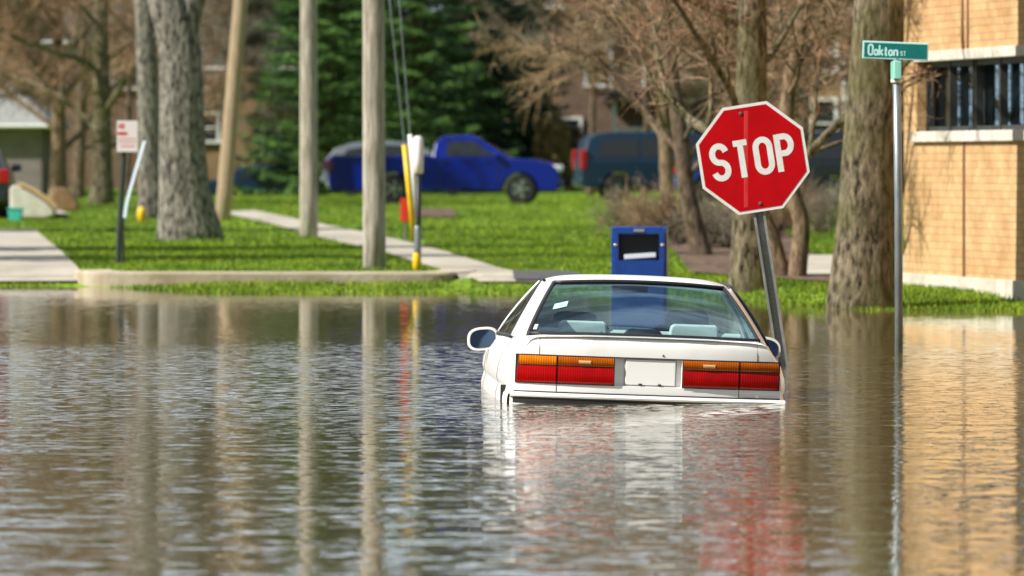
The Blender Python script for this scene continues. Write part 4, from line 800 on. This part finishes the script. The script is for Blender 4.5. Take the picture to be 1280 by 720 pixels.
f = base(-110,286); vehicle('parked_car', 'dark car cut off by the left edge of the view', 'car', (at(11,150)-.0,150,g(at(11,150),150)), R(92), P_dark, 4.5, 1.75, sedan_low, sedan_up, .95, 1.2, sw_, [.85,3.6], .32).location.x = at(11,150)-.88

# ------------------------------------------------------------------ flood debris at the left kerb
f = base(38,275); mt = empty('mattress', f); tag(mt, 'white mattress with a tan edge slumped on the grass at the far left', 'mattress'); s_ = FPX/f.y
def slab(p, w, m, parent, nm, bev): # p: outline (px,py)
    return MB().prism([((a-38)/s_, (HOR+(CAM_H-f.z)*s_-b_)/s_) for a, b_ in p], 'y', -w/2, w/2).build(nm, m, parent, bevel=bev, seg=3)
slab([(14,272),(14,234),(20,231),(40,240),(60,254),(70,264),(68,270),(56,273)], .9, mat('mattress_ticking', (.72,.70,.66), .8, col2=(.58,.54,.48), nscale=6), mt, 'pad', .05)
slab([(22,230),(41,239),(61,253),(71,263),(74,260),(63,250),(43,236),(24,227)], .94, mat('tan_edge', (.55,.36,.16), .8), mt, 'edge_band', .012)
f = base(82,264); cs_ = empty('cushion', f); tag(cs_, 'brown sofa cushion lying beside the white mattress', 'cushion')
MB().prism([((a-82)/(FPX/f.y), (264-b_)/(FPX/f.y)) for a, b_ in [(66,264),(64,248),(70,236),(80,234),(92,244),(99,256),(96,264)]], 'y', -.3, .3).build('pad', mat('cushion_brown', (.32,.19,.09), .8, col2=(.24,.13,.06), nscale=8), cs_, bevel=.05, seg=3)
f = base(20,277); tb = empty('storage_bin', f); tag(tb, 'small teal plastic bin lying in front of the white mattress', 'bin')
MB().prism([(-.12,0),(.10,0),(.13,.24),(-.15,.24)], 'y', -.14, .14).build('tub', mat('teal_plastic', (.05,.42,.36), .4), tb, bevel=.02); MB().box((-.01,0,.25),(.31,.31,.03)).build('rim', MATS['teal_plastic'], tb, bevel=.01)

# ------------------------------------------------------------------ the flooded white sedan (x right, y forward, z up from its wheels' ground)
WL = .60
car = empty('white_sedan', (.775, 45.0, -WL), (0, R(2.0), R(2.15))); tag(car, 'white four-door sedan seen from behind, sunk to its bumper in the flood water', 'car')
def lerp(a, b_, t_): return a+(b_-a)*t_
def ip(y, ks, vs_): return float(np.interp(y, ks, vs_))
KY = [.10,.30,.60,1.2,2.0,2.9,3.4,4.0,4.45,4.66]
WB = [.695,.715,.735,.765,.785,.785,.775,.73,.66,.58]      # half width at belt
WM = [.790,.825,.842,.852,.855,.855,.85,.84,.80,.70]       # half width at the widest
ZT = [.968,.972,.965,.955,.945,.935,.925,.86,.76,.66]
def sect(y, k):    # half section points
    wb_, wm_2, zt_ = ip(y,KY,WB), ip(y,KY,WM), ip(y,KY,ZT)
    return [(0,zt_+.012),(wb_*.5,zt_+.010),(wb_*.86,zt_+.002),(wb_*.96,zt_-.006),(wb_,zt_-.022),(wb_+.030,zt_-.070),(lerp(wb_,wm_2,.72),.835 if zt_ > .88 else zt_-.1),(wm_2-.006,.76 if zt_ > .85 else zt_-.14),(wm_2,.70 if zt_ > .8 else zt_-.18),(wm_2-.012,.665 if zt_ > .8 else zt_-.2),(wm_2+.004,.60 if zt_ > .7 else .45),(wm_2,.40),(wm_2-.05,.22),(0,.20)][k]
stn = list(np.concatenate([[.10,.14,.20,.30,.42], np.arange(.6,4.7,.2), [4.66]]))
def rear_curve(x, y): return .085*(abs(x)/.79)**3*max(0, 1-(y-.1)/1.2)
def front_curve(x, y): return -.25*(abs(x)/.8)**2.5*max(0, (y-3.9)/.76)
bd = MB(); nk = 14; ring = []
for y in stn:
    row = []
    for k_ in range(nk): x, z_ = sect(y, k_); row.append((x, y+rear_curve(x,y)+front_curve(x,y), z_))
    full = row+[(-p[0], p[1], p[2]) for p in reversed(row[1:-1])]; ring.append(full)
m_ = len(ring[0]); vs = [p for r_ in ring for p in r_]
fs = [(i*m_+j, i*m_+(j+1)%m_, (i+1)*m_+(j+1)%m_, (i+1)*m_+j) for i in range(len(stn)-1) for j in range(m_)]; fs.append(tuple(range((len(stn)-1)*m_, len(stn)*m_)))
bd.add(vs, fs)
# rear face with the recessed number-plate bay
zr = [.25,.40,.55,.66,.694,.700,.76,.82,.856,.862,.89,.92,.945,.960,.970,.978]
yo = [.02,.01,.0,.0,.0,.0,.0,.0,.0,.0,.0,.002,.006,.014,.026,.046]
def hw(z_): 
    pts = [sect(.10,k_) for k_ in range(4,13)][::-1]; return float(np.interp(z_, [p[1] for p in pts], [p[0] for p in pts])) if z_ < .946 else ip(z_,[.946,.962,.978],[.695,.675,.64])
xu = [-1,-.97,-.92,-.85,-.72,-.6,-.45,-.30,-.256,-.249,-.12,0,.12,.249,.256,.30,.45,.6,.72,.85,.92,.97,1]
def rear_y(x, z_=.8): return .10+.085*(abs(x)/.79)**3+float(np.interp(z_, zr, yo))
vs = []
for i, z_ in enumerate(zr):
    w = hw(z_)
    for u in xu:
        x = u*w if abs(u) > .5 else u*.775; y = .10+.085*(abs(x)/.79)**3+yo[i]
        if abs(u) <= .25 and .6985 < z_ < .858: y += .028
        vs.append((x, y, z_))
nu = len(xu); bd.add(vs, [(j*nu+i, j*nu+i+1, (j+1)*nu+i+1, (j+1)*nu+i) for j in range(len(zr)-1) for i in range(nu-1)])
body = bd.build('body', M_carwhite, car, smooth=True)
es = body.modifiers.new('edge', 'EDGE_SPLIT'); es.split_angle = R(32)
# glasshouse surfaces
def Rw(u, v, push=0):     # rear window, u -1..1, v 0 base .. 1 top
    x = lerp(.695,.515,v)*u; y = lerp(.62+.075*u*u, 1.40+.05*u*u, v); z_ = lerp(.975-.008*u*u, 1.292-.020*u*u, v)+.028*4*v*(1-v)*(1-.4*u*u); return (x, y-push*.35, z_+push)
def side_top(y): return (ip(y,[1.45,1.7,2.3,2.45],[.550,.560,.555,.54]), ip(y,[1.45,1.7,2.3,2.45],[1.262,1.272,1.278,1.268]))
def ZB(y): return ip(y,KY,ZT)-.012
def roof(u, v):
    y0 = 1.385+.055*u*u; y1 = 2.46-.06*u*u; y = lerp(y0,y1,v); hwid = ip(y,[1.38,1.7,2.3,2.5],[.550,.562,.560,.545])
    z_ = lerp(1.302,1.306,v)+.024*4*v*(1-v)*.8-.018*u*u-.030*abs(u)**7; return (u*hwid, y, z_)
MB().grid(lambda u,v: roof(2*u-1,v), 40, 14).build('roof_panel', M_carwhite, car, smooth=True, solid=.018)
gl = MB().grid(lambda u,v: Rw((2*u-1)*.985, .02+.955*v), 24, 10).build('rear_window', M_glass, car, smooth=True)
def edge_strip(fn, w, m=M_black, name='window_seal', par=None, r=.008):
    return MB().tube([fn(i/20) for i in range(21)], r, 6).build(name, m, par or gl, smooth=True)
edge_strip(lambda t_: Rw((2*t_-1)*.985,.012,.003), 0, r=.011); edge_strip(lambda t_: Rw((2*t_-1)*.985,.975,.003), 0, r=.012); edge_strip(lambda t_: Rw(-.985,t_,.002), 0, r=.010); edge_strip(lambda t_: Rw(.985,t_,.002), 0, r=.010)
# dark frit band inside the glass edges
fr_ = MB(); fr_.grid(lambda u,v: Rw((2*u-1)*.97, .925+.05*v, -.006), 20, 1); fr_.grid(lambda u,v: Rw((2*u-1)*.97, .015+.035*v, -.006), 20, 1)
fr_.build('frit_band', M_blackpaint, gl)
for sg in (-1,1):
    def pil(u, v, sg=sg):   # quarter pillar between the rear glass edge and the side window
        E0 = Vector(Rw(1,v)); S0 = Vector((lerp(.738,.558,v), lerp(.86,1.50,v), lerp(ZB(.86)-.004,1.262,v)+.012*4*v*(1-v))); W0_ = Vector((lerp(.764,.566,v), lerp(1.18,1.66,v), lerp(ZB(1.18),1.270,v)+.012*4*v*(1-v)))
        p = E0*(1-u)**2+((S0*2-E0*.5-W0_*.5))*2*u*(1-u)+W0_*u*u; return (sg*p.x, p.y, p.z)
    MB().grid(pil, 12, 12).build('rear_pillar', M_carwhite, car, smooth=True, solid=.012*(-1 if sg < 0 else 1))
    def sw(u, v, sg=sg, push=0):
        b0 = Vector((lerp(.764,.786,u), lerp(1.18,3.12,u), lerp(ZB(1.18),ZB(3.0)-.002,u))); t0 = Vector((lerp(.566,.548,u), lerp(1.66,2.44,u), lerp(1.270,1.272,u)+.01*4*u*(1-u))); p = b0.lerp(t0, v); return (sg*(p.x+.018*4*v*(1-v)+push), p.y, p.z)
    sgl = MB().grid(lambda u,v: sw(u,v), 16, 6).build('side_window', glass_mat('side_glass', (.10,.13,.14)) if 'side_glass' not in MATS else MATS['side_glass'], car, smooth=True)
    MB().tube([sw(i/12, 0, push=.004) for i in range(13)], .012, 6).build('window_trim', M_black, sgl, smooth=True)
    MB().tube([sw(i/12, 1, push=.002) for i in range(13)], .014, 6).build('window_trim', M_black, sgl, smooth=True)
    MB().tube([sw(0, i/6, push=.002) for i in range(7)], .012, 6).build('window_trim', M_black, sgl, smooth=True)
    MB().grid(lambda u,v: sw(.47+.06*u,v,push=.005), 2, 6).build('door_pillar', M_blackpaint, sgl, smooth=True)
    MB().tube([sw(1, i/6, push=-.01) for i in range(7)], .014, 8).build('front_pillar', M_carwhite, car, smooth=True)
ws_ = lambda u,v: (lerp(.76,.53,v)*(2*u-1), lerp(3.22-.14*(2*u-1)**2, 2.47-.06*(2*u-1)**2, v), lerp(.93,1.288-.03*(2*u-1)**4,v)+.02*4*v*(1-v))
MB().grid(ws_, 20, 8).build('windscreen', M_glass, car, smooth=True)
# interior
MB().grid(lambda u,v: (lerp(-.70,.70,u), lerp(.66,1.16,v)+.04*(2*u-1)**2*(1-v), .984-.006*v), 8, 4).build('parcel_shelf', M_darkint, car)
for x in (-.345,.325):
    rs_ = MB().prism([(x-.155,.93),(x+.155,.93),(x+.145,1.038),(x+.125,1.048),(x-.115,1.048),(x-.138,1.036)], 'y', 1.16, 1.27).build('rear_headrest', M_greyint, car, bevel=.014, seg=3)
MB().box((0,1.24,.955),(1.24,.14,.09)).build('rear_seat_back', M_greyint, car, bevel=.02)
for x, hh in ((-.345,1.085),(.34,1.115)):
    fs_ = MB().prism([(x-.24,.80),(x+.24,.80),(x+.22,.98),(x+.17,1.03),(x-.17,1.03),(x-.22,.98)], 'y', 2.08, 2.22).build('front_seat', M_darkint, car, bevel=.03, seg=3)
    MB().prism([(x-.135,.98),(x+.135,.98),(x+.13,hh-.02),(x+.10,hh),(x-.10,hh),(x-.13,hh-.02)], 'y', 2.10, 2.20).build('headrest', M_darkint, fs_, bevel=.02, seg=3)
MB().prism([(-.125,.975),(.125,.975),(.095,1.012),(.07,1.020),(-.07,1.020),(-.095,1.012)], 'y', .74, .84).build('brake_light_housing', M_black, car, bevel=.006)
MB().box((.0,2.9,.93),(1.3,.5,.06)).build('dashboard', M_darkint, car, bevel=.02)
MB().lathe((-.34,2.62,.93), [(.175,-.012),(.19,0),(.175,.012),(.16,0)], 'y', 30).build('steering_wheel', M_black, car) if False else None
MB().box((0,2.42,1.235),(.22,.03,.055)).build('inner_mirror', M_black, car, bevel=.01)
# stickers on the rear glass
def patch(u0,u1,v0,v1,m,nm,skew=0): MB().grid(lambda u,v: Rw(lerp(u0,u1,u), lerp(v0,v1,v)+skew*u, .004), 4, 3).build(nm, m, gl)
patch(-.86,-.735,.40,.50, mat('cyan_sticker', (.10,.55,.66), .4, col2=(.70,.85,.85), nscale=30), 'window_sticker', .05)
patch(-.965,-.935,.07,.15, M_white, 'window_decal')
MB().box((-.72,.63,.985),(.055,.02,.018)).build('wiper_stub', M_black, gl) if False else None
# lamps
def on_rear(x, z_, d=.012): return (x, rear_y(x, z_)-d, z_)
def lamp_panel(x0, x1, z0, z1, m, nm, par, d=.014, slantL=0, slantR=0):
    def fn(u, v): 
        x = lerp(x0+slantL*v, x1-slantR*v, u); return on_rear(x, lerp(z0,z1,v), d*(1-.5*abs(2*v-1)**6))
    o = MB().grid(fn, 10, 4); return o.build(nm, m, par, smooth=True)
def ribbed(name, a, b_, rough=.12):
    m = bpy.data.materials.new(name); m.use_nodes = True; n = m.node_tree.nodes; l = m.node_tree.links; p = n['Principled BSDF']; p.inputs['Roughness'].default_value = rough; p.inputs['Coat Weight'].default_value = .2; p.inputs['Coat Roughness'].default_value = .05; p.inputs['Specular IOR Level'].default_value = .15
    t_ = n.new('ShaderNodeTexCoord'); w = n.new('ShaderNodeTexWave'); w.wave_type = 'BANDS'; w.bands_direction = 'X'; w.inputs['Scale'].default_value = 22; w.inputs['Distortion'].default_value = .4; l.new(t_.outputs['Object'], w.inputs['Vector'])
    nz_ = n.new('ShaderNodeTexNoise'); nz_.inputs['Scale'].default_value = 16; nz_.inputs['Detail'].default_value = 4; l.new(t_.outputs['Object'], nz_.inputs['Vector'])
    ad = n.new('ShaderNodeMath'); ad.operation = 'MULTIPLY'; l.new(w.outputs['Fac'], ad.inputs[0]); l.new(nz_.outputs['Fac'], ad.inputs[1])
    c_ = n.new('ShaderNodeValToRGB'); c_.color_ramp.elements[0].color = (*a,1); c_.color_ramp.elements[1].color = (*b_,1); c_.color_ramp.elements[0].position = .1; c_.color_ramp.elements[1].position = .6; l.new(ad.outputs[0], c_.inputs[0]); l.new(c_.outputs[0], p.inputs['Base Color'])
    MATS[name] = m; return m
L_red = ribbed('lamp_red', (.26,.0,.0), (.50,.002,.001)); L_amb = ribbed('lamp_amber', (.50,.11,.0), (.85,.25,.002)); L_amb2 = ribbed('lamp_amber_dark', (.28,.055,.0), (.50,.11,.001)); L_rev = mat('lamp_reverse', (.62,.38,.16), .2, coat=.6)
for sg in (-1,1):
    for nm, xa, xb, am in (('corner_lamp', .540, .772, L_amb if sg < 0 else L_amb2), ('boot_lamp', .204, .531, L_amb2)):
        xo = xb-.0 
        def seg_(za, zb): return (sg*xa, sg*xb) if sg > 0 else (sg*xb, sg*xa)
        X0, X1 = seg_(0,0); sl = 0
        hs = MB(); hs.grid(lambda u,v: on_rear(lerp(X0-.006,X1+.006,u), lerp(.694,.862,v), .006), 10, 2); lp = hs.build('taillight', M_black, car, smooth=True)
        oL = .014 if (sg < 0 and nm == 'corner_lamp') else 0; oR = .006 if (sg > 0 and nm == 'corner_lamp') else 0
        lamp_panel(X0,X1,.700,.797,L_red,'red_lens',lp,.022, oL*.6, oR*.6); lamp_panel(X0+oL*.6,X1-oR*.6,.803,.856,am,'amber_lens',lp,.022, oL*.4, oR*.4)
        if nm == 'boot_lamp': c0 = sg*.365+(-.01); lamp_panel(c0-.036,c0+.036,.812,.842,L_rev,'reverse_lens',lp,.0265)
# number plate
MB().box((.013,.122,.778),(.305,.012,.160)).build('plate_frame', mat('plate_holder_grey', (.35,.35,.35), .5), car, bevel=.003)
npl = MB().box((.013,.112,.779),(.292,.008,.148)).build('number_plate', M_plate, car, bevel=.003)
MB().box((-.045,.106,.708),(.02,.008,.008)).build('plate_screw', M_black, npl); MB().box((.068,.106,.708),(.02,.008,.008)).build('plate_screw', M_black, npl)
MB().box((0,.118,.862),(.40,.03,.012)).build('plate_lamp_strip', mat('strip_grey', (.30,.30,.29), .5), car, bevel=.003)
MB().lathe((.085,rear_y(.085,.89)-.001,.880), [(.006,.002),(.006,-.002)], 'y', 10).build('lock', M_black, car)
# panel gaps on the tail
def gap(pts, w=.0035): MB().tube([on_rear(x, z_, .0005) for x, z_ in pts], w/2, 4, cap=False).build('panel_gap', M_black, body)
for sg in (-1,1): gap([(sg*.640,.862),(sg*.640,.90),(sg*.638,.95),(sg*.634,.968)]); gap([(sg*.536,.694),(sg*.536,.646)])
gap([(x, .862) for x in np.linspace(-.78,.78,24)], .004); gap([(x, .646) for x in np.linspace(-.78,.78,24)], .006)
# boot lid gap running forward on the deck
for sg in (-1,1): MB().tube([(sg*.634,.17,.978),(sg*.640,.4,.977),(sg*.65,.62,.970)], .002, 4).build('panel_gap', M_black, body)
# door gaps on the sides
for sg in (-1,1):
    for yy in (1.12,3.25):
        P3 = [(sg*(sect(yy,k_)[0]+.0005), yy, sect(yy,k_)[1]) for k_ in range(4,12)]; MB().tube(P3, .0016, 4).build('door_gap', M_black, body)
# bumper
bp = MB(); zb = [.24,.30,.45,.570,.577,.612,.618,.628,.636,.642]; yb = [.05,.0,-.03,-.035,-.022,-.022,-.040,-.042,-.030,.02]
def bfun(i, u):
    x = u*.808; y = yb[i]+.10*abs(u)**3.2; 
    return x, y
cols = list(np.linspace(-1,1,41)); vs = []
for i in range(len(zb)):
    for u in cols: x, y = bfun(i, u); vs.append((x, y+.02, zb[i]))
nc = len(cols); bp.add(vs, [(j*nc+i, j*nc+i+1, (j+1)*nc+i+1, (j+1)*nc+i) for j in range(len(zb)-1) for i in range(nc-1)])
for sg in (-1,1):   # side returns
    prof_ = [(sg*(.808+o_), z_) for z_, o_ in ((.24,0),(.30,.006),(.45,.014),(.56,.016),(.60,.016),(.628,.010),(.640,-.015))]
    ysx = np.linspace(.08,.46,6); vs = [(x+sg*.014*math.sin(min(1,(y-.08)/.3)*1.57), y+.02, z_) for y in ysx for x, z_ in prof_]; k2 = len(prof_)
    bp.add(vs, [(j*k2+i, j*k2+i+1, (j+1)*k2+i+1, (j+1)*k2+i) for j in range(5) for i in range(k2-1)])
bump_o = bp.build('rear_bumper', M_bumper, car, smooth=True); bump_o.modifiers.new('edge','EDGE_SPLIT').split_angle = R(40)
rub = MB(); rub.grid(lambda u,v: (lerp(-.79,.79,u), -.012+.10*abs(2*u-1)**3.2, lerp(.578,.611,v)), 40, 1); rub.build('rub_strip', M_black, bump_o, smooth=True)
MB().box((-.832,.46,.60),(.034,.035,.14)).build('bumper_gap', M_black, car)
# door mirrors
for sg in (-1,1):
    ms_ = MB(); c_ = Vector((sg*.880, 2.93, .884)); n1 = 22
    def sup(a, rx, rz, e=2.8): ca, sa = math.cos(a), math.sin(a); return (rx*abs(ca)**(2/e)*(1 if ca > 0 else -1), rz*abs(sa)**(2/e)*(1 if sa > 0 else -1))
    rings = [(1.0,-.035),(1.03,-.02),(1.0,.03),(.8,.075),(.4,.10)]; vs = []
    for s2, dy in rings:
        for j in range(n1): x, z_ = sup(2*math.pi*j/n1, .094*s2, .071*s2); vs.append((c_.x+x, c_.y+dy, c_.z+z_-.01*(x*sg/.09)))
    ms_.add(vs, [(i*n1+j, i*n1+(j+1)%n1, (i+1)*n1+(j+1)%n1, (i+1)*n1+j) for i in range(4) for j in range(n1)]+[tuple(range(4*n1,5*n1)), tuple(reversed(range(n1)))])
    ms_.prism([(sg*.80,.815),(sg*.80,.87),(sg*.77,.885),(sg*.75,.80)], 'y', 2.92, 3.0) ; mo = ms_.build('door_mirror', M_carwhite, car, smooth=True); mo.modifiers.new('e','EDGE_SPLIT').split_angle = R(45)
    g_ = MB(); vs = [(c_.x+sup(2*math.pi*j/n1,.080,.058)[0], c_.y-.038, c_.z+sup(2*math.pi*j/n1,.080,.058)[1]-.01*(sup(2*math.pi*j/n1,.08,.058)[0]*sg/.09)) for j in range(n1)]; g_.add(vs, [tuple(reversed(range(n1)))]); g_.build('mirror_glass', M_mirror, mo)
    MB().box((sg*.80,2.95,.835),(.09,.06,.05)).build('mirror_arm', M_carwhite, mo, bevel=.012)
